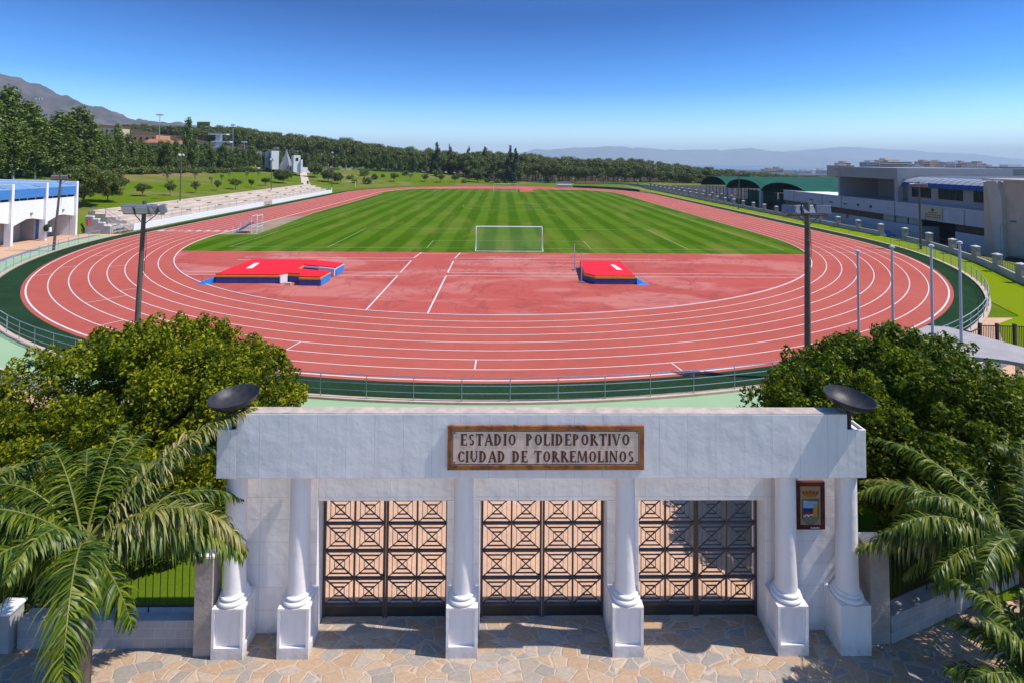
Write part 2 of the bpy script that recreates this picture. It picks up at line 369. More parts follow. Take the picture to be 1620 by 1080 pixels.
def hit(px,py,lo=20,hi=1500):
    d=ray(px,py); t=lo
    while t<hi:
        x,y,z=CX+d.x*t,CY+d.y*t,CH+d.z*t
        if z<=zf(x,y): return (x,y,zf(x,y))
        t+=.25 if t<200 else 1
    return (x,y,zf(x,y))
xs=sorted(set(list(np.arange(-50,52.1,4))+[52.3,52.9,53.5]+list(np.arange(-66,-48,1.0))+[-52.9,-53.0,-55.7]+list(np.arange(55,120,5))+list(np.arange(-160,-66,4))+list(-160-np.cumsum(np.linspace(5,60,30)))+list(120+np.cumsum(np.linspace(6,170,34)))))
ys=sorted(set(list(np.arange(-140,-10,8))+list(np.arange(-10,2,.8))+[-2.55,-2.28,-.02]+list(np.arange(2,150,4))+list(150+np.cumsum(np.linspace(4,170,38)))))
def groundmat():
    m_,nt,bs=new('park_and_wood_ground'); co_=objco(nt)
    n=noise(nt,co_,.05,5,.6); n2=noise(nt,co_,.6,4)
    c=mix(nt,n2,(.065,.115,.006),(.135,.185,.012))
    c=mix(nt,ramp(nt,n,[(.50,(0,0,0)),(.66,(1,1,1))]),c,(.22,.155,.075))
    sx=N(nt,'ShaderNodeSeparateXYZ'); nt.links.new(co_,sx.inputs[0])
    far=math_(nt,'MULTIPLY',math_(nt,'GREATER_THAN',sx.outputs[1],192),1.0)
    far=math_(nt,'MAXIMUM',far,math_(nt,'LESS_THAN',sx.outputs[0],-104))
    c=mix(nt,far,c,mix(nt,n2,(.035,.035,.018),(.10,.07,.045)))
    rd=math_(nt,'MULTIPLY',math_(nt,'GREATER_THAN',sx.outputs[0],52.4),math_(nt,'LESS_THAN',sx.outputs[1],150)); c=mix(nt,rd,c,mix(nt,n2,(.05,.05,.055),(.075,.073,.075)))
    nt.links.new(c,bs.inputs['Base Color']); bs.inputs['Roughness'].default_value=.95; bs.inputs['Specular IOR Level'].default_value=0
    bump(nt,bs,noise(nt,co_,3,4),.4,.1); return m_
gv=np.array([(x,y,zf(x,y)-.03) for y in ys for x in xs]); nx=len(xs)
gf=np.array([(j*nx+i,j*nx+i+1,(j+1)*nx+i+1,(j+1)*nx+i) for j in range(len(ys)-1) for i in range(nx-1)])
tag(mesh_np('ground',gv,gf,groundmat()),kind='structure')
def struct(name,mb,mat,**k): return tag(mb.build(name,mat,**k),kind='structure')

def stad(r,z,n=64,y0=0,y1=LST):
    p=[]
    for i in range(n+1):
        t=math.pi+math.pi*i/n; p.append((r*math.cos(t),y0+r*math.sin(t),z))
    for i in range(1,20): p.append((r,y0+(y1-y0)*i/20,z))
    for i in range(n+1):
        t=math.pi*i/n; p.append((r*math.cos(t),y1+r*math.sin(t),z))
    for i in range(1,20): p.append((-r,y1-(y1-y0)*i/20,z))
    return p
def ringmb(r0,r1,z,mb=None,n=64):
    mb=mb or MB(); a=stad(r0,z,n); b=stad(r1,z,n); k=len(a)
    return mb.add(a+b,[(i,k+i,k+(i+1)%k,(i+1)%k) for i in range(k)])
struct('running_track',ringmb(R0,RO+.28,.012,n=96),M['track'])
mb=MB()
for k in range(1,9): ringmb(R0+1.22*k-(.035 if k<8 else .05),R0+1.22*k+(.03 if k<8 else .05),.022,mb,96)
def flat(a,b,wd,z=.022,m=None):
    a=Vector((*a,0)); b=Vector((*b,0)); d=(b-a).normalized(); n_=Vector((-d.y,d.x,0))*wd/2
    m.add([(p.x,p.y,z) for p in (a-n_,b-n_,b+n_,a+n_)],[(0,1,2,3)])
# cross ticks in the lanes, measured
for p,q in (((466,553),(477,542)),((752,585),(753.5,570)),((1062,573.5),(1077,587)),((458,552),(478,542))):
    pass
def tick(px,py,lane,frm=0,to=1):
    x,y=at(px,py); 
    if y<0:
        a=math.atan2(y,x); r0=R0+1.22*lane
        flat((math.cos(a)*(r0+frm*1.22),math.sin(a)*(r0+frm*1.22)),(math.cos(a)*(r0+to*1.22),math.sin(a)*(r0+to*1.22)),.07,m=mb,z=.026)
for t in ((752,577,6),(1070,580,7),(465,547,5),(285,504,5),(178,511,6),(153,477,5),(208,458,3),(160,475,4),(62,436,7),(105,423,6),(190,421,3),(1304,398,0),(1340,407,1),(145,406,5),(165,397,5),(1335,373,3)): tick(*t)
for y_,x0,x1 in ((-8.9,-46,-36),(-8.7,36,46),(-11.8,34.6,44.6)):
    pass
flat((R0+.1,-8.7),(math.sqrt(RO**2-8.7**2)-.1,-8.7),.06,m=mb,z=.026); flat((math.sqrt(R0**2-12.2**2)+.1,-12.2),(math.sqrt(RO**2-12.2**2)-.1,-12.2),.06,m=mb,z=.026)
flat((-RO,.9),(-R0,.9),.06,m=mb,z=.026)
struct('lane_markings',mb,M['lines'])
# inner kerb
kb=MB(); a0=stad(R0-.06,.0,96); a1=stad(R0-.06,.06,96); b1=stad(R0+.02,.06,96); b0=stad(R0+.02,.0,96); k=len(a0)
kb.add(a0+a1+b1+b0,[(i,(i+1)%k,k+(i+1)%k,k+i) for i in range(k)]+[(k+i,k+(i+1)%k,2*k+(i+1)%k,2*k+i) for i in range(k)]+[(2*k+i,2*k+(i+1)%k,3*k+(i+1)%k,3*k+i) for i in range(k)])
struct('track_kerb',kb,M['lines'])
# lane numbers near the finish line
for k in range(8):
    cu=bpy.data.curves.new('lane_number','FONT'); cu.body=str(k+1); cu.size=1.5; cu.extrude=.002; cu.align_x='CENTER'; cu.offset=.05
    o=bpy.data.objects.new('lane_number',cu); COL.objects.link(o); o.location=(-(R0+.61+1.22*k),1.3,.026); o.rotation_euler=(0,0,0); cu.materials.append(M['lines']); o['kind']='structure'
# D area and pitch
def region(fn,z,y0,y1,r,step=1.0):
    mb=MB(); y=y0; pts=[]
    def hw(y):
        yy=0 if 0<=y<=LST else (y if y<0 else y-LST); return math.sqrt(max(0,r*r-yy*yy))
    ysr=[]; 
    while y<y1-1e-6: ysr.append(y); y+=step
    ysr.append(y1)
    vs=[]; fs=[]
    for y in ysr: h_=hw(y); vs+= [(-h_,y,z),(h_,y,z)]
    for i in range(len(ysr)-1): fs.append((2*i,2*i+1,2*i+3,2*i+2))
    return mb.add(vs,fs)
struct('infield',region(None,.014,-R0,-13.45,R0-.03,.4),M['infield'])
struct('grass_pitch',region(None,.014,-13.45,108,R0-.03,1),M['pitch'])
# far D (red) and runway apron into the pitch end
struct('far_infield',region(None,.014,108,LST+R0,R0-.03,.4),M['infield'])
fa=MB(); a=[at(823,304),at(845,304),at(838,296),at(820,296)]; fa.add([(x,y,.024) for x,y in a],[(0,1,2,3)]); struct('jump_runway',fa,M['infield'])
# sand and beige strip by the finish straight
sd_=MB(); pts=[(-35.95,-1.4),(-31.2,-1.2),(-31.6,6),(-32.4,14),(-33.4,26),(-33.6,60),(-34.2,84),(-35.95,84)]
n_=len(pts); sd_.add([(x,y,.020) for x,y in pts],[tuple(range(n_))])
struct('side_strip',sd_,plain('beige_worn_strip',(.34,.23,.15),.9,.15,.6,var2=.3,scale2=.2))
rr=MB(); rr.add([(x,y,.026) for x,y in ((-35.9,17),(-33.9,22),(-34.3,84),(-35.9,84))],[(0,1,2,3)]); struct('side_runway',rr,M['track'])
# infield & pitch lines
lm=MB()
def lseg(a,b,wd=.09,z=.024): flat(a,b,wd,z,lm)
for x_ in (-8.25,-4.14):
    rim=-math.sqrt((R0-.1)**2-x_**2)
    lseg((x_,rim),(x_,-24.75),.11); lseg((x_,-23.5),(x_,-18.2),.11); lseg((x_,-16.9),(x_+.3,-13.6),.11)
for y_,x0,x1 in ((-24.75,-4.1,math.sqrt(35.9**2-24.75**2)),(-23.5,-4.1,math.sqrt(35.9**2-23.5**2)),(-18.2,-4.1,19),(-16.85,-4.1,17),(-24.75,-math.sqrt(35.9**2-24.75**2),-8.2),(-23.5,-math.sqrt(35.9**2-23.5**2),-8.2),(-18.2,-25,-8.2),(-16.85,-25,-8.2),(-14.4,-8.2,-3)):
    lseg((x0,y_),(x1,y_),.08)
struct('infield_lines',lm,M['lines'])
lm=MB(); PXC=1.35; gl0,gl1=-10.8,95.2; hwp=31
def faint(): return plain('faint_pitch_line',(.27,.33,.17),.9,.15,1)
lseg((PXC-hwp,gl0),(PXC+hwp,gl0)); lseg((PXC-hwp,gl1),(PXC+hwp,gl1)); lseg((PXC-hwp,gl0),(PXC-hwp,gl1)); lseg((PXC+hwp,gl0),(PXC+hwp,gl1)); lseg((PXC-hwp,(gl0+gl1)/2),(PXC+hwp,(gl0+gl1)/2))
for g,s_ in ((gl0,1),(gl1,-1)):
    for hw_,dp in ((9.16,5.5),(20.16,16.5)):
        lseg((PXC-hw_,g),(PXC-hw_,g+s_*dp)); lseg((PXC+hw_,g),(PXC+hw_,g+s_*dp)); lseg((PXC-hw_,g+s_*dp),(PXC+hw_,g+s_*dp))
for i in range(48):
    t0,t1=2*math.pi*i/48,2*math.pi*(i+1)/48; cy_=(gl0+gl1)/2; lseg((PXC+9.15*math.cos(t0),cy_+9.15*math.sin(t0)),(PXC+9.15*math.cos(t1),cy_+9.15*math.sin(t1)))
struct('pitch_lines',lm,faint())
# rings outside the track
struct('turf_border',ringmb(RO+.28,47.85,.008,n=96),M['turf'])
# kerb under the rail: only bend + right straight to y=140 and left to y=-3
def arc(r,a0,a1,n=80,ext=None): return [(r*math.cos(R(a0+(a1-a0)*i/n)),r*math.sin(R(a0+(a1-a0)*i/n))) for i in range(n+1)]
def band(r0,r1,z0,z1,path0=None):
    mb=MB(); a=arc(r0,184,360); b=arc(r1,184,360)
    a+= [(r0,y) for y in range(5,135,5)]; b+=[(r1,y) for y in range(5,135,5)]
    k=len(a); vs=[(x,y,z0) for x,y in a]+[(x,y,z1) for x,y in a]+[(x,y,z1) for x,y in b]+[(x,y,z0) for x,y in b]
    return mb.add(vs,[(q*k+i,q*k+i+1,(q+1)*k+i+1,(q+1)*k+i) for q in range(3) for i in range(k-1)]+[(0,k,2*k,3*k),(k-1,4*k-1,3*k-1,2*k-1)])
struct('rail_kerb',band(47.85,48.12,0,.10),M['kerb'])
def sector(r0,r1,a0,a1,z,n=90,zz=None):
    mb=MB(); a=arc(r0,a0,a1,n); b=arc(r1,a0,a1,n); k=n+1
    return mb.add([(x,y,z) for x,y in a]+[(x,y,z) for x,y in b],[(i,k+i,k+i+1,i+1) for i in range(n)])
struct('green_apron',sector(48.12,50.0,183,305,.010),M['apron'])
struct('gutter',sector(50.0,50.75,183,305,.008),M['grey'])
struct('gutter_kerb',sector(49.93,50.03,183,305,.014),M['kerb'])
pv=MB(); pv.add([(-75,-60,0),(30,-60,0),(30,-38,0),(-75,-38,0)],[(0,1,2,3)]); 
pm=MB(); pm.add([(-90,-57.72,-.008),(34,-57.72,-.008),(34,-36,-.008),(-90,-36,-.008)],[(0,1,2,3)])
pm.add([(-90,-36,-.008),(-36,-36,-.008),(-36,-1.5,-.008),(-90,-1.5,-.008)],[(0,1,2,3)])
struct('pavement',pm,M['peach'])
pf=MB(); pf.add([(-30,-69.5,.0),(34,-69.5,.0),(34,-57.7,.0),(-30,-57.7,.0)],[(0,1,2,3)]); struct('flagstone_forecourt',pf,M['flag'])
lw=MB(); lw.add([(-22,-58.3,.012),(-5.3,-58.3,.012),(-5.3,-50.3,.012),(-22,-49,.012)],[(0,1,2,3)]); lw.add([(8.3,-58.3,.012),(26,-55,.012),(26,-51,.012),(8.3,-51,.012)],[(0,1,2,3)]); struct('garden_lawn',lw,M['slope'])
# right lawn between rail and pillar wall
rl=MB(); b=arc(48.12,318,360,40)+[(48.12,y) for y in range(5,135,5)]
q=[(max(52.0,0) if y>-10 else 52-(-10-y)*.42,y) for x,y in b]
q=[(x0 if x0>b_[0] else b_[0]+6,y) for (x0,y),b_ in zip(q,b)]
k=len(b); rl.add([(x,y,.006) for x,y in b]+[(x,y,.006) for x,y in q],[(i,k+i,k+i+1,i+1) for i in range(k-1)])
rl.add([(b[0][0],b[0][1],.006),(q[0][0],q[0][1],.006),(45,-44,.006),(31,-44,.006)],[(3,2,1,0)])
rl.add([(31.2,-37.4,.004),(55,-24,.004),(55,-44,.004),(27.8,-41.5,.004)],[(3,2,1,0)])
struct('right_lawn',rl,M['lawn'])
#PART2
# ------------------------------------------------------------------ the gateway
YF=-58.87; YW=-58.30; YG=-57.92; YB=-57.70
COLX=[-4.75,-3.46,-.125,3.20,6.53,7.80]
gw=thing('gateway','white stucco entrance gateway with six round columns and a deep lintel','gateway',(1.5,-58.4,0))
mb=MB()
mb.box(-5.05,-3.2,YW,YB,0,3.9); mb.box(-.5,.2,YW,YB,0,2.7); mb.box(2.88,3.56,YW,YB,0,2.7); mb.box(6.25,8.12,YW,YB,0,3.9); mb.box(-3.2,6.25,YW,YB,2.7,3.9)
mb.build('wall',M['wallst'],gw,world=True,bevel=.012)
mb=MB(); mb.box(-4.64,7.65,-58.9,-58.62,3.52,4.785)
for x0,x1 in ((-5.03,-4.64),(7.65,8.03)): mb.box(x0,x1,-58.9,-58.5,3.52,4.42)
li=mb.build('lintel',M['lintel'],gw,world=True,bevel=.01)
mb=MB()
mb.box(-4.635,7.645,-58.895,-58.625,4.785,4.80); 
mb.build('coping',M['topstone'],gw,world=True)
for x0,x1 in ((-5.03,-4.643),(7.653,8.03)):
    r_=MB(); r_.box(x0,x1,-58.9,-58.87,4.42,4.475); r_.box(x0,x1,-58.53,-58.5,4.42,4.475); r_.box(x0 if x0<0 else x1-.03,x0+.03 if x0<0 else x1,-58.87,-58.53,4.42,4.475); r_.build('rim',M['white'],gw,world=True)
for i,cx in enumerate(COLX):
    yc=-58.60
    sh=MB().lathe([(.215,1.17),(.205,1.6),(.195,3.4),(.195,3.46),(.235,3.47),(.235,3.53)],(cx,yc),32)
    col=bpy.data.objects.new('column',None); COL.objects.link(col); col.parent=gw; col.location=(cx-1.5,yc+58.4,0)
    def bl(mb,n,mat,**k):
        mb.v=[(a-cx,b-yc,c) for a,b,c in mb.v]; return mb.build(n,mat,col,**k)
    bl(sh,'shaft',M['white'],smooth=True)
    prof=[]
    for rc,zc,rr,tt in ((.245,1.03,.055,.05),(.23,1.12,.035,.032)):
        for j in range(9): a=-math.pi/2+math.pi*j/8; prof.append((rc+rr*math.cos(a),zc+tt*math.sin(a)))
    prof.append((.215,1.175))
    bl(MB().lathe([(.30,.975)]+[(.30,.985)]+prof,(cx,yc),36),'base',M['white'],smooth=True)
    p=MB(); x0,x1=cx-.31,cx+.31; s=.055; bd=.05
    inner0,inner1=(x0+s,x1-s) if i<5 else (x0+.2,x1-.2)
    p.box(x0+.045,x1-.045,YF+bd,YW-.002,0,.975)          # core
    p.box(x0,x0+s,YF,YF+bd,0,.975); p.box(x1-s,x1,YF,YF+bd,0,.975); p.box(x0+s,x1-s,YF,YF+bd,0,.22); p.box(x0+s,x1-s,YF,YF+bd,.935,.975)
    for xa,xb in ((x0,x0+.045),(x1-.045,x1)):
        p.box(xa,xb,YF+bd,YF+.11,0,.975); p.box(xa,xb,YF+.11,YW-.09,0,.22); p.box(xa,xb,YF+.11,YW-.09,.92,.975); p.box(xa,xb,YW-.09,YW-.002,0,.975)
    if i==5: p.box(x0+s,x1-s,YF+.004,YF+bd,.22,.935)
    bl(p,'pedestal',M['white'])
# crazy lettering: a small flared roman alphabet
def st(x0,y0,x1,y1,w0,w1=None): return ('s',x0,y0,x1,y1,w0,w0 if w1 is None else w1)
def ar(cx,cy,rx,ry,a0,a1,tk=.19,tn=.06): return ('a',cx,cy,rx,ry,a0,a1,tk,tn)
def stem(x,y0=0,y1=1,w=.19): return [st(x,y0+.07,x,y1-.07,w),st(x,y1,x,y1-.09,w+.1,w),st(x,y0,x,y0+.09,w+.1,w)]
GL={
'E':(.66,stem(.17)+[st(.2,.955,.58,.955,.09),st(.2,.5,.5,.5,.08),st(.2,.045,.62,.045,.09),st(.565,1,.54,.78,.03,.06),st(.6,0,.575,.24,.03,.06)]),
'S':(.62,[ar(.31,.74,.22,.24,30,265,.14,.08),ar(.31,.26,.23,.25,-150,90,.16,.09)]),
'T':(.72,stem(.36,0,1)+[st(.03,.95,.69,.95,.1),st(.05,1,.07,.78,.03,.06),st(.67,1,.65,.78,.03,.06)]),
'A':(.82,[st(.42,1,.14,.05,.07,.09),st(.42,1,.68,.05,.16,.2),st(.24,.36,.56,.36,.07),st(.05,.03,.25,.03,.06),st(.55,.03,.8,.03,.06)]),
'D':(.80,stem(.17)+[ar(.24,.5,.42,.5,-90,90,.19,.07)]),
'I':(.36,stem(.18)),
'O':(.82,[ar(.41,.5,.32,.47,0,360,.18,.07)]),
'P':(.68,stem(.17)+[ar(.26,.725,.28,.25,-90,90,.16,.07)]),
'L':(.62,stem(.17)+[st(.2,.045,.58,.045,.09),st(.57,0,.55,.26,.03,.06)]),
'V':(.80,[st(.13,.97,.40,0,.19,.14),st(.66,.97,.42,0,.08,.06),st(.02,.97,.27,.97,.06),st(.55,.97,.78,.97,.06)]),
'R':(.78,stem(.17)+[ar(.26,.735,.26,.24,-90,90,.16,.07),st(.34,.5,.66,.03,.15,.19),st(.58,.03,.76,.03,.06)]),
'C':(.74,[ar(.43,.5,.32,.47,48,312,.19,.07),st(.655,.95,.64,.7,.03,.06),st(.655,.05,.64,.26,.03,.05)]),
'U':(.80,[st(.18,1,.18,.3,.18),st(.63,1,.63,.3,.09),ar(.405,.3,.225,.28,180,360,.15,.08),st(.05,.97,.31,.97,.06),st(.5,.97,.75,.97,.06)]),
'M':(1.0,[st(.16,1,.12,0,.08),st(.2,1,.49,.1,.17,.12),st(.78,1,.5,.1,.08),st(.8,1,.85,0,.18),st(.02,.03,.24,.03,.06),st(.72,.03,.98,.03,.06)]),
'N':(.84,[st(.15,1,.15,0,.09),st(.17,.97,.67,.05,.18,.14),st(.69,1,.69,0,.09),st(.03,.03,.28,.03,.06),st(.56,.97,.82,.97,.06)])}
def lettering(text,x0,x1,z,h,y,th,wordgap=.5,track=.03):
    mb=MB(); tot=0; L=[]
    for ch in text:
        if ch==' ': tot+=wordgap; continue
        if ch=='_': tot+=wordgap*.9; continue
        L.append((ch,tot)); tot+=GL[ch][0]+track
    tot-=track; sx=(x1-x0)/tot
    k0=0
    for ch,o in L:
        for s in GL[ch][1]:
            k0=(k0+1)%7; yy=y-th-.0006*k0
            if s[0]=='s':
                _,ax,ay,bx,by,w0,w1=s; w0*=1.1; w1*=1.1; d=Vector((bx-ax,by-ay)).normalized(); n_=Vector((-d.y,d.x))/2
                q=[(ax-n_.x*w0,ay-n_.y*w0),(bx-n_.x*w1,by-n_.y*w1),(bx+n_.x*w1,by+n_.y*w1),(ax+n_.x*w0,ay+n_.y*w0)]
                P=[(x0+(o+u)*sx,z+v*h) for u,v in q]; 
                if (P[1][0]-P[0][0])*(P[2][1]-P[1][1])-(P[1][1]-P[0][1])*(P[2][0]-P[1][0])<0: P=P[::-1]
                mb.prismY(P,yy,y)
            else:
                _,cx,cy,rx,ry,a0,a1,tk,tn=s; tk*=1.1; tn*=1.15; n=max(6,int(abs(a1-a0)/18)); 
                for j in range(n):
                    P=[]
                    for a,sg in ((a0+(a1-a0)*j/n,-1),(a0+(a1-a0)*j/n,1),(a0+(a1-a0)*(j+1)/n,1),(a0+(a1-a0)*(j+1)/n,-1)):
                        c_,s_=math.cos(R(a)),math.sin(R(a)); wv=tn+(tk-tn)*abs(c_)**1.5
                        P.append((x0+(o+cx+c_*(rx+(0 if sg>0 else -wv)))*sx,z+(cy+s_*(ry+(0 if sg>0 else -wv*(ry/rx if ry/rx<1.4 else 1.2))))*h))
                    if (P[1][0]-P[0][0])*(P[2][1]-P[1][1])-(P[1][1]-P[0][1])*(P[2][0]-P[1][0])<0: P=P[::-1]
                    mb.prismY(P,yy,y)
    return mb
nm=thing('name_plaque','long beige tiled name plaque with brown letters and rust tile border on the lintel','sign',(1.53,-58.92,4.15))
x0,x1,z0,z1=-.44,3.49,3.72,4.58
mb=MB(); fw=.085
mb.box(x0,x1,-58.96,-58.9,z0,z0+fw); mb.box(x0,x1,-58.96,-58.9,z1-fw,z1); mb.box(x0,x0+fw,-58.96,-58.9,z0+fw,z1-fw); mb.box(x1-fw,x1,-58.96,-58.9,z0+fw,z1-fw)
def tilebrown():
    m_,nt,bs=new('rust_glazed_tile'); co_=objco(nt)
    c=ramp(nt,noise(nt,co_,3.5,3,.6),[(.3,(.07,.025,.012)),(.48,(.30,.085,.02)),(.62,(.34,.14,.03)),(.75,(.10,.07,.02))])
    nt.links.new(c,bs.inputs['Base Color']); bs.inputs['Roughness'].default_value=.25; return m_
M['tileb']=tilebrown(); mb.build('frame',M['tileb'],nm,world=True)
def tilebeige():
    m_,nt,bs=new('beige_glazed_tile'); co_=objco(nt); b=N(nt,'ShaderNodeTexBrick'); mp=N(nt,'ShaderNodeMapping'); mp.inputs['Rotation'].default_value=(R(90),0,0)
    nt.links.new(co_,mp.inputs[0]); nt.links.new(mp.outputs[0],b.inputs['Vector']); b.offset=0; b.inputs['Scale'].default_value=1; b.inputs['Brick Width'].default_value=.2; b.inputs['Row Height'].default_value=.2
    b.inputs['Mortar Size'].default_value=.002; b.inputs['Color1'].default_value=(.74,.54,.42,1); b.inputs['Color2'].default_value=(.77,.57,.45,1); b.inputs['Mortar'].default_value=(.38,.29,.23,1)
    nt.links.new(b.outputs[0],bs.inputs['Base Color']); bs.inputs['Roughness'].default_value=.3; return m_
M['tilec']=tilebeige()
MB().box(x0+fw,x1-fw,-58.945,-58.9,z0+fw,z1-fw).build('panel',M['tilec'],nm,world=True)
M['letter']=plain('brown_letter_glaze',(.115,.040,.028),.35,.2,6)
mb=MB(); a,b,c,d=x0+fw,x1-fw,z0+fw,z1-fw
for q in ((a+.012,b-.012,c+.012,c+.026),(a+.012,b-.012,d-.026,d-.012),(a+.012,a+.026,c+.026,d-.026),(b-.026,b-.012,c+.026,d-.026)): mb.box(q[0],q[1],-58.95,-58.945,q[2],q[3])
for sx_ in (a+.055,b-.055):
    for sz_ in (c+.055,d-.055): mb.box(sx_-.014,sx_+.014,-58.95,-58.945,sz_-.014,sz_+.014)
mb.build('inner_line',M['letter'],nm,world=True)
lettering('ESTADIO POLIDEPORTIVO',-.19,3.22,4.195,.225,-58.945,.004,.75).build('lettering',M['letter'],nm,world=True)
lettering('CIUDAD DE TORREMOLINOS',-.255,3.30,3.865,.225,-58.945,.004,.5).build('lettering',M['letter'],nm,world=True)
# crest
cr=thing('crest_plaque','upright tiled crest plaque with crown and shield in a dark red frame','sign',(7.2,-58.35,2.63))
x0,x1,z0,z1=6.89,7.50,2.14,3.12; yb=YW; fw=.085
mb=MB(); 
for q in ((x0,x1,z0,z0+fw),(x0,x1,z1-fw,z1),(x0,x0+fw,z0+fw,z1-fw),(x1-fw,x1,z0+fw,z1-fw)): mb.box(q[0],q[1],yb-.07,yb,q[2],q[3])
M['crframe']=plain('dark_red_tile_frame',(.10,.025,.018),.3,.5,5); mb.build('frame',M['crframe'],cr,world=True)
MB().box(x0+fw,x1-fw,yb-.055,yb,z0+fw,z1-fw).build('panel',plain('ochre_tile',(.38,.25,.13),.35,.15,5),cr,world=True)
def poly(name,pts,col,lay,par=cr,yb_=yb-.055,rough=.35):
    P=pts if sum((pts[i][0]*pts[(i+1)%len(pts)][1]-pts[(i+1)%len(pts)][0]*pts[i][1]) for i in range(len(pts)))>0 else pts[::-1]
    MB().prismY(P,yb_-.003*lay,yb_).build(name,plain(name+'_glaze',col,rough,.15,8),par,world=True)
cx_=(x0+x1)/2
shp=[(cx_-.185,2.77),(cx_+.185,2.77)]+[(cx_+.185*math.cos(R(-a)),2.44+.21*math.sin(R(-a))) for a in range(0,181,15)]
poly('shield',shp,(.14,.12,.10),1)
poly('shield_sky',[(cx_-.15,2.58),(cx_+.15,2.58),(cx_+.15,2.72),(cx_-.15,2.72)],(.20,.42,.66),2)
poly('shield_sea',[(cx_-.15,2.51),(cx_+.05,2.51),(cx_+.05,2.58),(cx_-.15,2.58)],(.03,.02,.16),2)
poly('shield_land',[(cx_-.15,2.45),(cx_+.05,2.45),(cx_+.05,2.51),(cx_-.15,2.51)],(.24,.03,.04),2)
mbp=MB()
for q in ((-.15,-.11,2.40,2.45),(-.15,.05,2.43,2.45),(-.06,-.02,2.40,2.45)): mbp.box(cx_+q[0],cx_+q[1],yb-.065,yb-.055,q[2],q[3]+.001)
mbp.build('shield_white',M['whiteplain'],cr,world=True)
poly('shield_tower',[(cx_+.03,2.40),(cx_+.15,2.40),(cx_+.14,2.62),(cx_+.145,2.66),(cx_+.06,2.66),(cx_+.065,2.60),(cx_+.055,2.5)],(.50,.26,.03),3)
poly('shield_sun',[(cx_-.04+.025*math.cos(R(a)),2.66+.02*math.sin(R(a))) for a in range(0,360,45)],(.55,.30,.10),3)
poly('shield_ground',[(cx_-.13,2.38)]+[(cx_+.15*math.cos(R(-a)),2.40+.15*math.sin(R(-a))) for a in range(0,181,20)],(.22,.19,.13),2)
poly('crown_band',[(cx_-.12,2.80),(cx_+.12,2.80),(cx_+.14,2.86),(cx_-.14,2.86)],(.35,.17,.02),1)
mbp=MB()
for k in range(5): 
    a=-.15+.075*k; mbp.prismY([(cx_+a*.85-.02,2.86),(cx_+a*.85+.02,2.86),(cx_+a+.03,2.91),(cx_+a,2.935 if k!=2 else 2.96),(cx_+a-.03,2.91)],yb-.062,yb-.055)
mbp.build('crown_points',plain('crown_red_glaze',(.24,.06,.02),.35,.3,20),cr,world=True)
mbp=MB()
for k in range(9): mbp.box(cx_+.0+k*.021,cx_+.0+k*.021+.013,yb-.074,yb-.07,2.165,2.165+(.022 if k%3 else .03))
mbp.build('maker_mark',M['whiteplain'],cr,world=True)
# braziers
def brazier(x,lab,tilt):
    b=thing('brazier',lab,'brazier',(x,-58.72,4.42),0,'black bowl braziers on the gateway ends')
    MB().tube([(0,0,0),(0,0,.42)],.05,12).build('post',M['iron'],b,smooth=True)
    prof=[(.05,.0),(.18,.02),(.34,.08),(.46,.17),(.52,.27),(.53,.29),(.515,.29),(.45,.185),(.33,.10),(.18,.045),(.02,.03)]
    bo=MB().lathe(prof,(0,0),40).build('bowl',plain('sooty_steel',(.045,.042,.045),.45,.4,7,metal=.3,bmp=.2),b,smooth=True)
    bo.scale=(.9,.9,.9); bo.location=(0,0,.40); bo.rotation_euler=(R(4),R(tilt),0)
    return b
brazier(-4.78,'black brazier bowl on the left end of the white lintel, beside the clipped tree',-3)
brazier(7.79,'black brazier bowl on the right end of the white lintel, above the last two columns',5)
# gates
def leaf(par,x0,x1):
    lf=bpy.data.objects.new('gate_leaf',None); COL.objects.link(lf); lf.parent=par
    W_=x1-x0; fr=MB(); y0,y1=YG-.03,YG+.03
    l=par.location
    rows=[.27,.83,1.41,1.99,2.57]; sw=.045
    fr.box(x0,x0+sw,y0,y1,.02,2.66); fr.box(x1-sw,x1,y0,y1,.02,2.66); xm=(x0+x1)/2; 
    for z in rows: fr.box(x0+sw,xm-.018,y0,y1,z-.02,z+.02); fr.box(xm+.018,x1-sw,y0,y1,z-.02,z+.02)
    fr.box(xm-.018,xm+.018,y0+.003,y1-.003,.25,2.58); fr.box(x0+sw,x1-sw,y0,y1,2.62,2.66)
    def B(mb,n,mat): mb.v=[(a-l[0],b-l[1],c-l[2]) for a,b,c in mb.v]; return mb.build(n,mat,lf)
    B(fr,'frame',M['gatebrown'])
    g=MB(); y0,y1=YG-.02,YG+.02; t=.006
    for c0,c1 in ((x0+sw,xm-.018),(xm+.018,x1-sw)):
        for r in range(4):
            z0,z1=rows[r]+.02,rows[r+1]-.02; cx,cz=(c0+c1)/2,(z0+z1)/2; hx,hz=(c1-c0)/2,(z1-z0)/2
            for sg in (1,-1): 
                yy=YG if sg==1 else YG+.001
                g.bar((c0,yy,cz-sg*hz),(c1,yy,cz+sg*hz),.011,.032,up=(0,1,0)) 
            for q in (.70,.36):
                a,b=hx*q,hz*q
                for s_ in (1,-1): g.box(cx-a,cx+a,y0+.004,y1-.004,cz+s_*b-t,cz+s_*b+t); g.box(cx+s_*a-t*.7,cx+s_*a+t*.7,y0+.005,y1-.005,cz-b,cz+b)
    B(g,'grille',M['gatebrown'])
    B(MB().box(x0+sw,x1-sw,YG-.012,YG+.012,.03,.25),'kick_plate',M['iron'])
    return lf
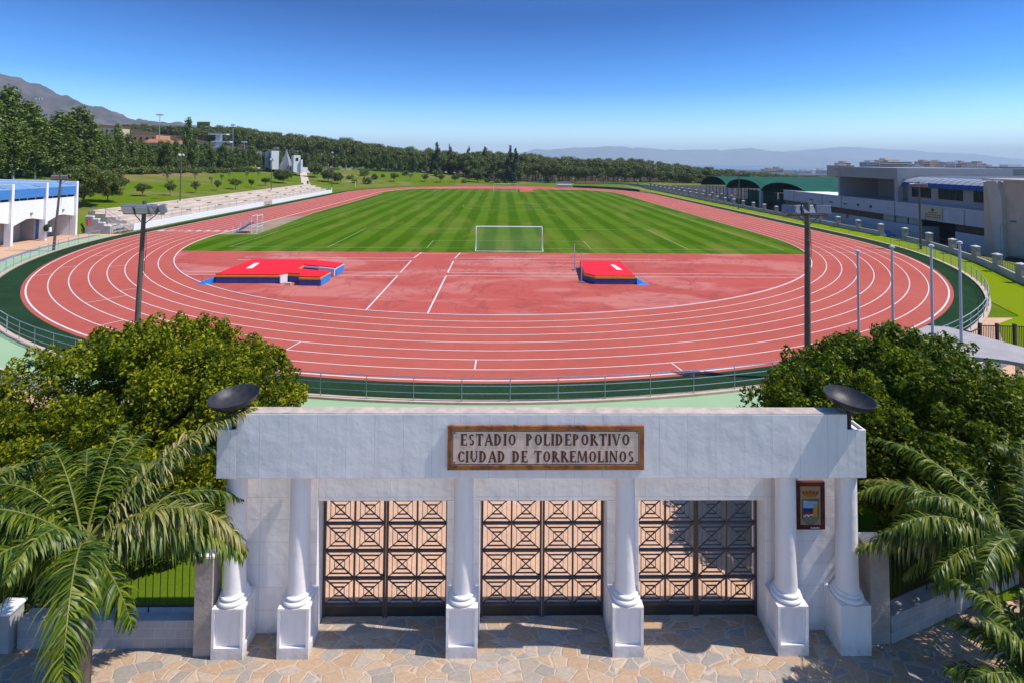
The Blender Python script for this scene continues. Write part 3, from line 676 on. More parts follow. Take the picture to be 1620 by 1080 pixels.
for x0,x1,lab in ((-3.19,-.51,'left iron lattice gate, between the second and third columns, sunlit paving behind'),(.21,2.87,'middle iron lattice gate, under the name plaque'),(3.57,6.24,'right iron lattice gate, half in tree shade, beside the crest wall')):
    g=thing('lattice_gate',lab,'gate',((x0+x1)/2,YG,0),0,'dark iron lattice gates of the gateway')
    xm=(x0+x1)/2; leaf(g,x0,xm-.008); leaf(g,xm+.008,x1)
    mb=MB(); mb.box(xm-.10,xm-.02,YG-.075,YG-.03,.86,.94); mb.bar((xm-.06,YG-.06,.9),(xm-.2,YG-.09,.9),.018,.018,8); mb.build('handle',M['iron'],g,world=True)
# side walls, piers, railings
def lowwall(name,a,b,h,th,lab,rail=True,group=None):
    a=Vector((*a,0)); b=Vector((*b,0)); L=(b-a).length; rz=math.atan2(b.y-a.y,b.x-a.x)
    w_=thing('block_wall',lab,'wall',a,rz,group)
    MB().box(0,L,0,th,0,h).build('blockwork',M['blockw'],w_,bevel=.01)
    if rail:
        r_=MB(); yc=th*.62
        r_.box(0,L,yc-.012,yc+.012,h+.10,h+.135); r_.box(0,L,yc-.012,yc+.012,h+1.18,h+1.215)
        n=int(L/.145)
        for i in range(1,n):
            x=L*i/n; r_.bar((x,yc,h+.135),(x,yc,h+1.18),.018,.018,6)
        for i in range(1,int(L/1.6)+1): x=L*i/(int(L/1.6)+1)+.07; r_.bar((x,yc,h),(x,yc,h+.10),.03,.03,6)
        r_.build('railing',M['iron'],w_)
    return w_
def blockm():
    m_,nt,bs=new('grey_blockwork'); co_=objco(nt); b=N(nt,'ShaderNodeTexBrick'); mp=N(nt,'ShaderNodeMapping'); mp.inputs['Rotation'].default_value=(R(90),0,0)
    nt.links.new(co_,mp.inputs[0]); nt.links.new(mp.outputs[0],b.inputs['Vector']); b.inputs['Scale'].default_value=1; b.inputs['Brick Width'].default_value=.42; b.inputs['Row Height'].default_value=.2
    b.inputs['Mortar Size'].default_value=.006; b.inputs['Color1'].default_value=(.42,.39,.38,1); b.inputs['Color2'].default_value=(.36,.33,.32,1); b.inputs['Mortar'].default_value=(.50,.48,.47,1)
    c=mix(nt,1.0,b.outputs[0],ramp(nt,noise(nt,co_,1.5,4),[(.3,(.85,.85,.85)),(.7,(1.05,1.05,1.05))]),'MULTIPLY')
    nt.links.new(c,bs.inputs['Base Color']); bs.inputs['Roughness'].default_value=.9; bump(nt,bs,noise(nt,co_,30,3),.4,.01); return m_
M['blockw']=blockm()
lowwall('block_wall',(-9.05,-58.62),(-5.47,-58.62),.55,.34,'low grey block wall with black bars left of the gateway',group='low block walls beside the gateway')
lowwall('block_wall',(-16,-58.62),(-9.43,-58.62),.55,.34,'low grey block wall at the far left edge, behind the drooping palm',group='low block walls beside the gateway')
lowwall('block_wall',(8.72,-58.62),(16.5,-55.8),.55,.34,'low pale block wall slanting away right of the gateway behind palm fronds',group='low block walls beside the gateway')
def pier(x,y,w_,h,lab,mat):
    p=thing('pier',lab,'pier',(x,y,0)); MB().box(-w_/2,w_/2,-w_/2,w_/2,0,h-.06).build('shaft',mat,p,bevel=.01)
    MB().add([(-w_/2-.03,-w_/2-.03,h-.06),(w_/2+.03,-w_/2-.03,h-.06),(w_/2+.03,w_/2+.03,h-.06),(-w_/2-.03,w_/2+.03,h-.06),(-w_/2-.03,-w_/2-.03,h-.02),(w_/2+.03,-w_/2-.03,h-.02),(w_/2+.03,w_/2+.03,h-.02),(-w_/2-.03,w_/2+.03,h-.02),(0,0,h+.06)],[(3,2,1,0),(0,1,5,4),(1,2,6,5),(2,3,7,6),(3,0,4,7),(4,5,8),(5,6,8),(6,7,8),(7,4,8)]).build('cap',M['white'],p)
M['pierstone']=plain('brown_grey_pier_stone',(.44,.36,.31),.95,.2,2.5,bmp=.6,bscale=14,var2=.2,scale2=1.5)
pier(-5.27,-58.62,.36,1.98,'weathered brown stone pier against the left side of the gateway',M['pierstone'])
pier(-9.3,-58.55,.34,.82,'pale pier in the low block wall behind the hanging palm frond',M['block'])
pier(8.48,-58.42,.40,1.98,'stone pier against the right side of the gateway',M['pierstone'])

# ------------------------------------------------------------------ railings round the track
def rail_fence(pts,name,lab,h,mat,rails,pw,postmat=None,group=None,cat='railing',postsp=None):
    f=thing(name,lab,cat,(*pts[0][:2],pts[0][2] if len(pts[0])>2 else 0),0,group)
    P=[Vector((p[0],p[1],p[2] if len(p)>2 else 0)) for p in pts]; base=P[0].copy()
    mb=MB()
    for z in rails: mb.tube([p-base+Vector((0,0,z)) for p in P],.016 if z<h-.01 else .022,6)
    mb.build('rails',mat,f,smooth=True)
    pm_=MB()
    for k,p in enumerate(P): 
        q=p-base; d=(P[min(k+1,len(P)-1)]-P[max(k-1,0)]).normalized(); up=(d.x,d.y,0)
        pm_=MB().bar(q,q+Vector((0,0,h)),pw,pw,6); pm_.build('post',postmat or mat,f)
    return f
b1=[(48.0*math.cos(R(a)),48.0*math.sin(R(a)),.08) for a in np.linspace(236,304,30)]
b0=[(48.0*math.cos(R(a)),48.0*math.sin(R(a)),.08) for a in np.linspace(187,236,22)]
b2=[(48.0*math.cos(R(a)),48.0*math.sin(R(a)),.08) for a in np.linspace(304,352,22)]
RR=(.33,.63,.97)
rail_fence(b1,'tube_railing','three-rail grey metal railing curving behind the white gateway',.97,M['steel'],RR,.036)
rail_fence(b0,'tube_railing','three-rail grey metal railing along the left bend, beside the white building',.97,M['paintgrey'],RR,.05)
rail_fence(b2,'tube_railing','three-rail grey metal railing along the right bend beside the bright lawn',.97,M['paintgrey'],RR,.05)
rail_fence([(48.1,y,.05) for y in np.arange(-5,131,3.4)],'tube_railing','thin metal railing beside the right straight in front of the pillared wall',.97,M['paintgrey'],(.93,),.04)
# tall light poles
def light_pole(base,top,lab,heads,rz=0,r0=.13,r1=.085):
    bx,by,bz=base; p=thing('floodlight_pole',lab,'light pole',base,0,'floodlight poles round the track')
    tx,ty,tz=top[0]-bx,top[1]-by,top[2]-bz
    MB().tube([(0,0,0),(tx*.5,ty*.5,tz*.5),(tx,ty,tz)],[r0,(r0+r1)/2,r1],10).build('pole',M['pole'],p,smooth=True)
    hz=tz-.62
    c,s=math.cos(rz),math.sin(rz)
    def L(x,y,z): return (tx*hz/tz+x*c-y*s,ty*hz/tz+x*s+y*c,hz+z)
    mb=MB(); mb.bar(L(-.95,0,0),L(.95,0,0),.05,.05); mb.bar(L(0,0,-.5),L(-.45,0,0),.03,.03); mb.bar(L(0,0,-.5),L(.6,0,0),.03,.03); mb.build('crossarm',M['pole'],p)
    for hx,ya,tl in heads:
        hb=MB(); hb.box(-.30,.30,-.14,.12,0,.40); g=MB(); g.box(-.27,.27,.121,.135,.03,.37)
        o=hb.build('floodlight',M['lamp'],p,bevel=.02); o.location=L(hx,0,.06); o.rotation_euler=(R(tl),0,rz+R(ya))
        g.build('lens',M['lampglass'],o)
    cm=MB(); cm.tube([L(.13,-.02,-.7),L(.16,-.02,-1.6),L(.10,-.02,-2.8)],.012,5); cm.build('cable',M['rubber'],p)
    return p
xl,zl=onY(229,318,-44.6); bxl,_=onY(214,545,-44.6)
light_pole((bxl,-44.6,0),(xl,-44.6,zl),'leaning floodlight pole behind the left clipped tree',[(-.62,175,-25),(.0,185,-25),(.5,150,-25),(.95,120,-20)],0)
xr,zr=onY(1277,320,-45.6)
light_pole((xr-.05,-45.6,0),(xr,-45.6,zr),'floodlight pole rising out of the right clipped tree',[(-.85,-40,-20),(-.45,35,-20),(.05,10,-25),(.75,-20,-20)],0,.14,.11)
X0,Z0=onY(97,275,-14.1); light_pole((-46.0,-14.15,0),(X0,-14.1,Z0),'floodlight pole beside the blue-roofed white building',[(-.5,10,20),(.3,20,20)],R(10))
X0,Z0=onY(1436,288,-9.8); light_pole((48.9,-9.6,0),(X0+1.3,-9.8,Z0),'floodlight pole in front of the hall entrance sign',[(-.7,20,20),(-.1,-10,20),(.5,-30,20)],R(-30))
X0,Z0=onY(1159,275,40); light_pole((50.1,40,0),(50.3,40,Z0+.3),'floodlight pole in front of the green-roofed courts',[(-.4,0,20),(.4,0,20)],R(-60))
for y,lab in ((107,'slim floodlight pole by the far right pillars'),): light_pole((50.5,y,0),(50.5,y,8.2),lab,[(-.4,0,20),(.4,0,20)],R(-60))
for (px,py,ty),lab in (((285,317,242),'floodlight pole at the top of the terrace, nearer the big round trees'),((429,300,250),'floodlight pole at the top of the terrace, beside the dense bush'),((548,303,240),'floodlight pole past the far end of the terrace')):
    if px==548: x,y,z=-50.5,88,.1
    else: x,y=at(px,py,2.6); z=2.5
    x2,z2=onY(px,ty,y); light_pole((x,y,z),(x,y,z2),lab,[(-.4,180,20),(.4,200,20)],R(80),.11,.07)
# flagpoles
for i,(px,ty,D) in enumerate(((1357,398,23.0),(1411,391,23.0),(1473,389,22.4),(1518,384,22.0))):
    x,y,z=onD(px,ty,D)
    lab=['leftmost white flagpole, nearest the floodlight pole','second white flagpole from the left, in front of the red track','third white flagpole, crossing the end of the grey canopy','rightmost white flagpole, nearest the black fence'][i]
    f=thing('flagpole',lab,'flagpole',(x,y,0),0,'white flagpoles behind the right tree')
    MB().tube([(-.0,0,0),(0,0,z-.05)],[.062,.045],10).build('pole',M['whitepole'],f,smooth=True)
    MB().lathe([(.05,z-.06),(.11,z-.03),(.10,z+.03),(.03,z+.07)],(0,0),12).build('cap',M['whitepole'],f,smooth=True)
# canopy and black fence
cv=thing('walkway_canopy','flat grey walkway canopy on posts behind the right tree','canopy',(19,-48,0))
pl=[at(x,y,2.5) for x,y in ((1390,548),(1466,515),(1500,517),(1660,560),(1660,582),(1590,569),(1500,560))]
MB().prism([p for p in pl][::-1],2.36,2.5).build('roof_slab',plain('grey_roof_felt',(.33,.30,.29),.85,.12,1.5,bmp=.2),cv,world=True)
for x,y in ((16.4,-48.1),(20.3,-46.7),(20.6,-49.4),(22.5,-50.5),(23.6,-51.6)):
    MB().box(x-.06,x+.06,y-.06,y+.06,0,2.36).build('post',M['white'],cv,world=True)
def bars(p0,p1,h,lab,n,posts):
    f=thing('bar_fence',lab,'fence',(p0[0],p0[1],0)); a=Vector((0,0,0)); b=Vector((p1[0]-p0[0],p1[1]-p0[1],0)); mb=MB()
    for z in (.12,h-.12): mb.bar(a+Vector((0,0,z)),b+Vector((0,0,z)),.04,.04)
    for i in range(n+1): q=a.lerp(b,i/n); mb.bar(q+Vector((0,0,.06)),q+Vector((0,0,h-.12)),.022,.022)
    mb.build('bars',M['iron'],f)
    for i in range(posts): q=a.lerp(b,i/(posts-1)); MB().bar(q,q+Vector((0,0,h)),.12,.12).build('post',M['iron'],f)
zt=1.9
pa=at(1530,518,zt); pb=at(1550,511,zt); pc=at(1660,514,zt)
bars(pa,pb,zt-.15,'short black bar fence joining the curved railing',6,2)
bars(pb,pc,zt,'black bar fence between the bright lawn and the grey canopy',40,5)
# ------------------------------------------------------------------ things on the field
def goal(y,s,lab):
    g=thing('football_goal',lab,'goal',(PXC,y,0),0,'white football goals of the striped pitch'); hw_=3.66
    mb=MB(); mb.tube([(-hw_,0,0),(-hw_,0,2.44),(hw_,0,2.44),(hw_,0,0)],.06,8); mb.build('frame',M['whiteplain'],g,smooth=False)
    sb=MB()
    for x in (-hw_,hw_): sb.tube([(x,0,2.44),(x,s*.55,2.25),(x,s*1.9,.03),(x,0,.03)],.03,6)
    sb.tube([(-hw_,s*1.9,.03),(hw_,s*1.9,.03)],.03,6); sb.build('back_stay',M['whiteplain'],g)
    n=MB(); nx_=60
    for i in range(nx_+1):
        x=-hw_+2*hw_*i/nx_; n.bar((x,s*.02,2.42),(x,s*1.88,.05),.008,.008,3)
    for j in range(1,22):
        t=j/22; yy,zz=s*1.88*t,2.42-2.37*t; n.bar((-hw_,yy,zz),(hw_,yy,zz),.008,.008,3)
        for x in (-hw_,hw_): n.bar((x,0,zz),(x,yy,zz),.008,.008,3)
    n.build('net',plain('thin_net_cord',(.32,.36,.28),.8,.1,2),g)
goal(gl0,-1,'near football goal with net, behind the red infield')
goal(gl1,1,'distant football goal at the far end of the pitch')
def matpart(n,poly_,z0,z1,mat,par,bev=.03): return MB().prism(poly_,z0,z1).build(n,mat,par,world=True,bevel=bev)
def ccw(p): return p if sum(p[i][0]*p[(i+1)%len(p)][1]-p[(i+1)%len(p)][0]*p[i][1] for i in range(len(p)))>0 else p[::-1]
# high jump
hj=thing('high_jump_mat','red topped high jump mat with blue sides and yellow trim, right of the goal','landing mat',(9.3,-24.8,0))
hp=ccw([(8.2,-28.0),(11.3,-28.0),(11.35,-21.4),(7.75,-21.4),(7.35,-26.1),(7.9,-26.5)])
hp=ccw([(8.05,-27.5),(11.3,-27.5),(11.45,-21.2),(7.75,-21.2),(7.35,-26.4)])
def infl(p,d):
    c=Vector((sum(a for a,_ in p)/len(p),sum(b for _,b in p)/len(p))); return [tuple(Vector(q)+(Vector(q)-c).normalized()*d) for q in p]
matpart('mat_base',hp,.03,.46,M['bluemat'],hj); matpart('trim',infl(hp,.03),.46,.62,M['yellow'],hj,.01); matpart('top_cover',infl(hp,-.01),.62,.70,M['redmat'],hj)
MB().add([(10.3,-25.2,.704),(10.75,-25.3,.704),(10.55,-23.2,.704),(10.2,-23.1,.704)],[(0,1,2,3)]).build('logo_patch',M['whiteplain'],hj,world=True)
MB().add([(11.4,-27.6,.02),(12.4,-27.7,.02),(11.4,-26.0,.02),(11.4,-27.5,.5),(11.4,-26.0,.5),(12.1,-27.2,.1)],[(0,1,5,3),(1,2,4,5),(3,5,4),(0,3,4,2),(0,2,1)]).build('folded_cover',M['lightblue'],hj,world=True)
for (x,y),tp,lab in (((7.05,-26.9),2.4,'near high jump upright in front of the red mat'),((7.15,-22.0),2.35,'far high jump upright behind the red mat corner')):
    u=thing('jump_upright',lab,'upright',(x,y,0),0,'high jump uprights')
    MB().box(-.25,.25,-.18,.18,.02,.07).build('foot',M['lamp'],u); MB().bar((0,0,.07),(0,0,tp),.07,.07).build('post',plain('upright_white',(.55,.52,.53),.5,.1,2),u)
# pole vault
pvt=thing('pole_vault_mat','big red pole vault bed with two front arms left of the infield lines','landing mat',(-18,-25,0))
main=ccw([(-21.95,-27.75),(-16.95,-27.75),(-16.5,-27.2),(-16.5,-21.6),(-21.95,-21.5)])
arm1=ccw([(-16.49,-27.2),(-15.4,-27.5),(-15.15,-28.4),(-13.45,-28.5),(-13.35,-26.5),(-14.6,-26.1),(-16.49,-25.4)])
arm2=ccw([(-16.49,-23.9),(-15.1,-24.4),(-13.4,-25.0),(-13.3,-23.1),(-15.1,-22.3),(-16.49,-21.6)])
for q in (main,arm1,arm2):
    matpart('mat_base',q,.03,.49,M['bluemat'],pvt); matpart('trim',infl(q,.03),.49,.635,M['yellow'] if q is not arm2 else M['whiteplain'],pvt,.01); matpart('top_cover',infl(q,-.01),.63,.74,M['redmat'],pvt)
for q in ([(-13.44,-28.45),(-13.34,-26.55),(-14.55,-26.15)],[(-13.38,-24.95),(-13.28,-23.15),(-15.0,-22.35)]):
    mb=MB()
    for a,b in zip(q[:-1],q[1:]):
        d=(Vector(b)-Vector(a)).normalized(); n_=Vector((d.y,-d.x))*.02; mb.prism(ccw([a,b,tuple(Vector(b)+n_),tuple(Vector(a)+n_)]),.04,.60)
    mb.build('side_cover',M['lightblue'],pvt,world=True)
MB().prism(ccw([(-15.0,-24.47),(-13.42,-25.07),(-13.44,-25.2),(-15.0,-24.6)]),.04,.66).build('inner_face',M['whiteplain'],pvt,world=True)
MB().prism(ccw([(-16.9,-27.78),(-16.55,-27.40),(-16.4,-27.5),(-16.8,-27.86)]),.05,.64).build('corner_cover',M['whiteplain'],pvt,world=True)
MB().box(-16.2,-15.8,-28.4,-28.1,.02,.2).build('loose_block',M['kerb'],pvt,world=True)
MB().add([(-20.6,-25.6,.744),(-20.1,-25.6,.744),(-20.5,-23.4,.744),(-20.9,-23.4,.744)],[(0,1,2,3)]).build('logo_patch',M['whiteplain'],pvt,world=True)
MB().add([(-22.1,-28.3,.02),(-23.3,-28.1,.02),(-22.1,-26.2,.02),(-22.0,-27.75,.5),(-22.0,-26.2,.45),(-22.7,-27.8,.1)],[(1,0,3,5),(2,1,5,4),(5,3,4),(3,0,2,4),(0,1,2)]).build('folded_cover',M['lightblue'],pvt,world=True)
# finish judges' steps
js=thing('judges_steps','white wheeled judges steps beside the finish line','steps',(-33.0,-.2,0))
mb=MB()
for x in (-34.2,-32.0):
    pass
n=6
for i in range(n+1):
    x=-34.4+i*.40; z=.28+i*.24
    if i<n: MB().box(x,x+.38,-.75,.75,z-.05,z).build('step',M['bluemat'] if i else M['paintgrey'],js,world=True)
for y in (-.78,.78):
    mb.bar((-34.4,y,.1),(-32.0,y,1.6),.05,.05); mb.bar((-34.4,y,.1),(-34.4,y,1.0),.04,.04); mb.bar((-34.4,y,.95),(-32.2,y,2.3),.035,.035); mb.bar((-33.4,y,.7),(-33.4,y,1.6),.04,.04)
    mb.bar((-32.0,y,0.05),(-32.0,y,2.4),.06,.06); mb.bar((-31.3,y,.05),(-31.3,y,2.4),.06,.06); mb.bar((-32,y,2.35),(-31.3,y,2.35),.05,.05); mb.bar((-32,y,.9),(-31.3,y,.9),.04,.04); mb.bar((-34.4,y,.08),(-31.3,y,.08),.05,.05); mb.bar((-32,y,1.6),(-31.3,y,1.6),.05,.05); mb.bar((-32,y,.1),(-31.3,y,.9),.03,.03)
for x in (-32.0,-31.3): mb.bar((x,-.78,2.35),(x,.78,2.35),.05,.05); mb.bar((x,-.78,.9),(x,.78,.9),.04,.04)
mb.build('frame',M['whiteplain'],js,world=True)
MB().box(-33.9,-32.9,-.6,.6,.02,.16).build('base_board',plain('dark_red_board',(.12,.04,.04),.7,.1,2),js,world=True)
# small park goal past the terrace
pgx,pgy,pgz=hit(554,297); pg=thing('small_goal','small white goal frame on the grass past the terrace','goal',(pgx,pgy,pgz),R(-10)); MB().tube([(-1.9,0,0),(-1.9,0,1.9),(1.9,0,1.9),(1.9,0,0)],.07,6).build('frame',M['whiteplain'],pg)
# hurdles / benches far end : white low kiosk block and dark blue boards
bd=thing('low_wall','low dark blue barrier along the far right bend','barrier',(0,0,0))
p=[at(x,y) for x,y in ((906,297),(940,298),(975,300),(1012,303.5))]; mb=MB()
for a,b in zip(p[:-1],p[1:]): mb.bar((*a,.35),(*b,.35),.15,.7)
mb.build('panel',plain('dark_blue_grey_panel',(.06,.07,.12),.7,.1,1),bd)
x,y=at(893,297); wb=thing('storage_box','low white storage block at the far end of the track','storage box',(x,y,0)); MB().box(-2.6,2.6,-1,1,0,1.0).build('body',M['terr'],wb); MB().box(-2.75,2.75,-1.1,1.1,1.0,1.12).build('lid',M['whiteplain'],wb)

# ------------------------------------------------------------------ terrace along the finish straight
te=thing('terrace_stand','stepped beige concrete terrace with white front wall along the finish straight','stand',(-50,0,0))
Y0,Y1=1.6,82.3; XW=-48.75
prof=[(XW-.18,.83),(-50.4,.80),(-50.4,1.22),(-51.85,1.22),(-51.85,1.66),(-53.3,1.66),(-53.3,2.10),(-54.7,2.10),(-54.7,2.52),(-55.5,2.54),(-55.5,0),(XW-.18,0)]
pp=[(x,z) for x,z in prof]
mb=MB(); n=len(pp); ya,yb_=Y0+1,Y1
mb.add([(x,ya,z) for x,z in pp]+[(x,yb_,z) for x,z in pp],[tuple(range(n)),tuple(range(2*n-1,n-1,-1))]+[(i,n+i,n+(i+1)%n,(i+1)%n) for i in range(n)])
mb.build('steps',M['terr'],te,world=True)
mb=MB(); mb.box(XW-.18,XW,Y0,39.6,0,.88); mb.box(XW-.18,XW,43.5,Y1+.2,0,.88); mb.box(XW-.18,XW,Y1+.2,Y1+.5,0,1.5); mb.build('front_wall',M['whiteplain'],te,world=True,bevel=.01)
M['vent']=plain('dark_vent',(.09,.08,.07),.8,.1,2)
for (x,z) in ((-50.9,1.22),(-52.4,1.66),(-53.9,2.10)):
    for y in np.arange(6,80,9.5): y2=float(y+x*.5%3); MB().box(x-.25,x+.1,y2,y2+.9,z,z+.12).build('vent_block',M['vent'],te,world=True)
def fence_y(y0,y1,x,z,lab):
    f=thing('tube_railing',lab,'railing',(x,y0,z)); mb=MB(); L=y1-y0
    for zz in (1.05,.55): mb.bar((0,0,zz),(0,L,zz),.045,.045)
    mb.build('rails',M['paintgrey'],f)
    k=int(L/2.35)
    for i in range(k+1): MB().bar((0,L*i/k,0),(0,L*i/k,1.05),.045,.045).build('post',M['paintgrey'],f)
fence_y(3.2,39,XW-.45,.82,'thin grey railing on the terrace front, nearer half'); fence_y(44,82,XW-.45,.82,'thin grey railing on the terrace front, farther half')
for yb2,lab in ((41.5,'small metal steps in the gap of the terrace front wall'),(0.0,'metal stair with handrails at the near end of the terrace')):
    s_=thing('metal_stair',lab,'stairs',(XW,yb2,0)); big=yb2<1
    wd=.9 if big else .7
    for i in range(5 if big else 4):
        MB().box(-.35-i*.3,-.08-i*.3,-wd,wd,.18*(i+1)-.03,.18*(i+1)).build('tread',M['lamp'],s_)
    mb=MB()
    for y in (-wd,wd): 
        mb.bar((0,y,.05),(-1.6,y,.95),.06,.12)
        for zz in (.5,.95): mb.bar((.1,y,zz),(-1.6,y,zz+.9),.05,.05)
        mb.bar((.1,y,0),(.1,y,.95),.05,.05); mb.bar((-1.6,y,.8),(-1.6,y,1.85),.05,.05)
    mb.build('handrail',M['whitepole'],s_)
# stepped side wall and stair landing at the near end
sw=thing('stepped_wall','grey white stepped side wall at the near end of the terrace','wall',(-51,-1.2,0)); pz=[(-52.9,0),(-49.7,0),(-49.7,.95),(-50.5,.95),(-50.5,1.35),(-51.2,1.35),(-51.2,1.8),(-51.9,1.8),(-51.9,2.15),(-52.9,2.15)]
MB().prismY(pz,-1.35,-1.1).build('wall',M['block'],sw,world=True)
mb=MB(); 
for a,b,z in ((-50.5,-49.7,.95),(-51.2,-50.5,1.35),(-51.9,-51.2,1.8),(-52.9,-51.9,2.15)): mb.box(a,b,-1.42,-1.03,z,z+.1)
mb.build('coping',M['whiteplain'],sw,world=True)
mb=MB()
for zz in (.5,1.0): mb.bar((-52.9,-.2,2.3+zz),(-51.2,-.2,2.1+zz),.05,.05); mb.bar((-51.2,-.2,2.1+zz),(-49.4,-.2,.9+zz),.05,.05)
for x,z in ((-52.9,2.3),(-51.2,2.1),(-49.4,.9)): mb.bar((x,-.2,z),(x,-.2,z+1),.05,.05)
mb.build('handrail',M['paintgrey'],sw,world=True)
MB().box(-52.9,-49.6,-1.09,2.6,0,.80).build('landing',M['terr'],sw,world=True)
# ramp up the slope
rp=[hit(x,y) for x,y in ((474,271),(484,271),(495,293),(480,293))]
mb=MB(); 
def gridquad(q,n,dz):
    vs=[]; 
    for i in range(n+1):
        a=Vector(q[0]).lerp(Vector(q[3]),i/n); b=Vector(q[1]).lerp(Vector(q[2]),i/n)
        for p in (a,b): vs.append((p.x,p.y,zf(p.x,p.y)+dz))
    return vs,[(2*i,2*i+1,2*i+3,2*i+2) for i in range(n)]
vs,fs=gridquad(rp,24,.12); mb.add(vs,fs); struct('ramp_path',mb,M['terr'])
bx,by,bz=hit(486.7,292.5); bn=thing('litter_bin','small brown bin at the foot of the sloping path','bin',(bx,by,bz+.1)); MB().lathe([(.22,0),(.3,.7),(.32,.75)],(0,0),10).build('body',M['pole'],bn); MB().lathe([(.33,.75),(.25,.95)],(0,0),10).build('lid',M['iron'],bn)

# ------------------------------------------------------------------ left white building
lb=thing('changing_block','white two-storey block with white portal frames and blue roof at the left edge','building',(-56,-10,0))
ys=[-2.55,-6.9,-11.2,-15.5,-19.8]; XF=-52.9
M['blueroof']=plain('sky_blue_metal_roof',(.16,.30,.48),.45,.15,1.2,spec=.6); M['bluefascia']=plain('blue_fascia',(.06,.20,.48),.5,.08,1)
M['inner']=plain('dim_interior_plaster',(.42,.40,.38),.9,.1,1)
for i,y in enumerate(ys):
    f=MB(); f.box(XF-.75,XF,y-.28,y,0,6.75); f.prismY([(XF-.75,6.40),(XF-15,6.6),(XF-15,7.0),(XF-.75,6.75)][::-1],y-.28,y); f.build('portal_frame',M['whiteplain'],lb,world=True,bevel=.01)
for i in range(len(ys)-1):
    y1,y0=ys[i]-.28,ys[i+1]
    w_=MB()
    # upper wall with angled underside (polygon in y,z) 
    ym=(y0+y1)/2
    w_.prismX([(y0,2.0),(y0+1.9,2.75),(y0+2.6,2.75),(y1,2.45),(y1,4.85),(y0,4.85)],XF-.55,XF-.3)
    w_.build('upper_wall',M['whiteplain'],lb,world=True)
    MB().box(XF-.6,XF-.4,y0,y1,4.86,5.12).build('clerestory_window',M['glass'],lb,world=True)
    m2=MB(); 
    for k in range(1,4): yy=y0+(y1-y0)*k/4; m2.box(XF-.40,XF-.34,yy-.03,yy+.03,4.86,5.12)
    m2.build('mullion',M['whiteplain'],lb,world=True)
    MB().box(XF-.5,XF-.12,y0,y1,5.12,6.15).build('fascia',M['bluefascia'],lb,world=True)
    MB().add([(XF-.12,y0,6.15),(XF-.12,y1,6.15),(XF-3.2,y1,6.62),(XF-3.2,y0,6.62),(XF-15,y1,6.85),(XF-15,y0,6.85)],[(0,1,2,3),(3,2,4,5)]).build('roof_panel',M['blueroof'],lb,world=True)
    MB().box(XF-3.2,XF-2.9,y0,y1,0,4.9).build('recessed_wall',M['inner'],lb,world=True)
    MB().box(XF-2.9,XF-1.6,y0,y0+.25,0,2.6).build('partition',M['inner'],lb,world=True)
    if i%2==0: MB().box(XF-2.9,XF-2.85,y0+1.8,y0+2.9,0,2.1).build('door',M['bluefascia'],lb,world=True)
    MB().lathe([(.09,0),(.12,.2)],(0,0),8).build('wall_lamp',M['lamp'],lb); bpy.context.view_layer.objects  # small lamp
    lo=[c for c in bpy.data.objects if c.name.startswith('wall_lamp')][-1]; lo.location=(XF-.2+56,(y0+y1)/2+10+.4,3.2)
MB().box(XF-15,XF-.8,ys[0]-.27,ys[0]-.02,0,6.4).build('end_wall',M['whiteplain'],lb,world=True)
fe=MB().box(0,.12,-.3,.3,1.5,2.6).build('fire_hose_box',M['whiteplain'],None); tag(fe,'red box on the stepped wall beside the white building','box'); fe.location=(-52.5,-1.55,0); fe.data.materials[0]=plain('orange_red_box',(.6,.08,.04),.5,.1,2); fe.scale=(2,.3,.7); fe.name='hose_box'
tb=thing('wall_phone','green and white hooded box on a portal frame foot','hooded box',(XF+.02,-7.05,1.1)); MB().lathe([(.28,0),(.36,.3),(.30,.65),(.05,.8)],(0.1,0),12).build('hood',M['turf'],tb,smooth=True); MB().box(.2,.5,-.15,.15,-.1,.45).build('box',M['whiteplain'],tb)

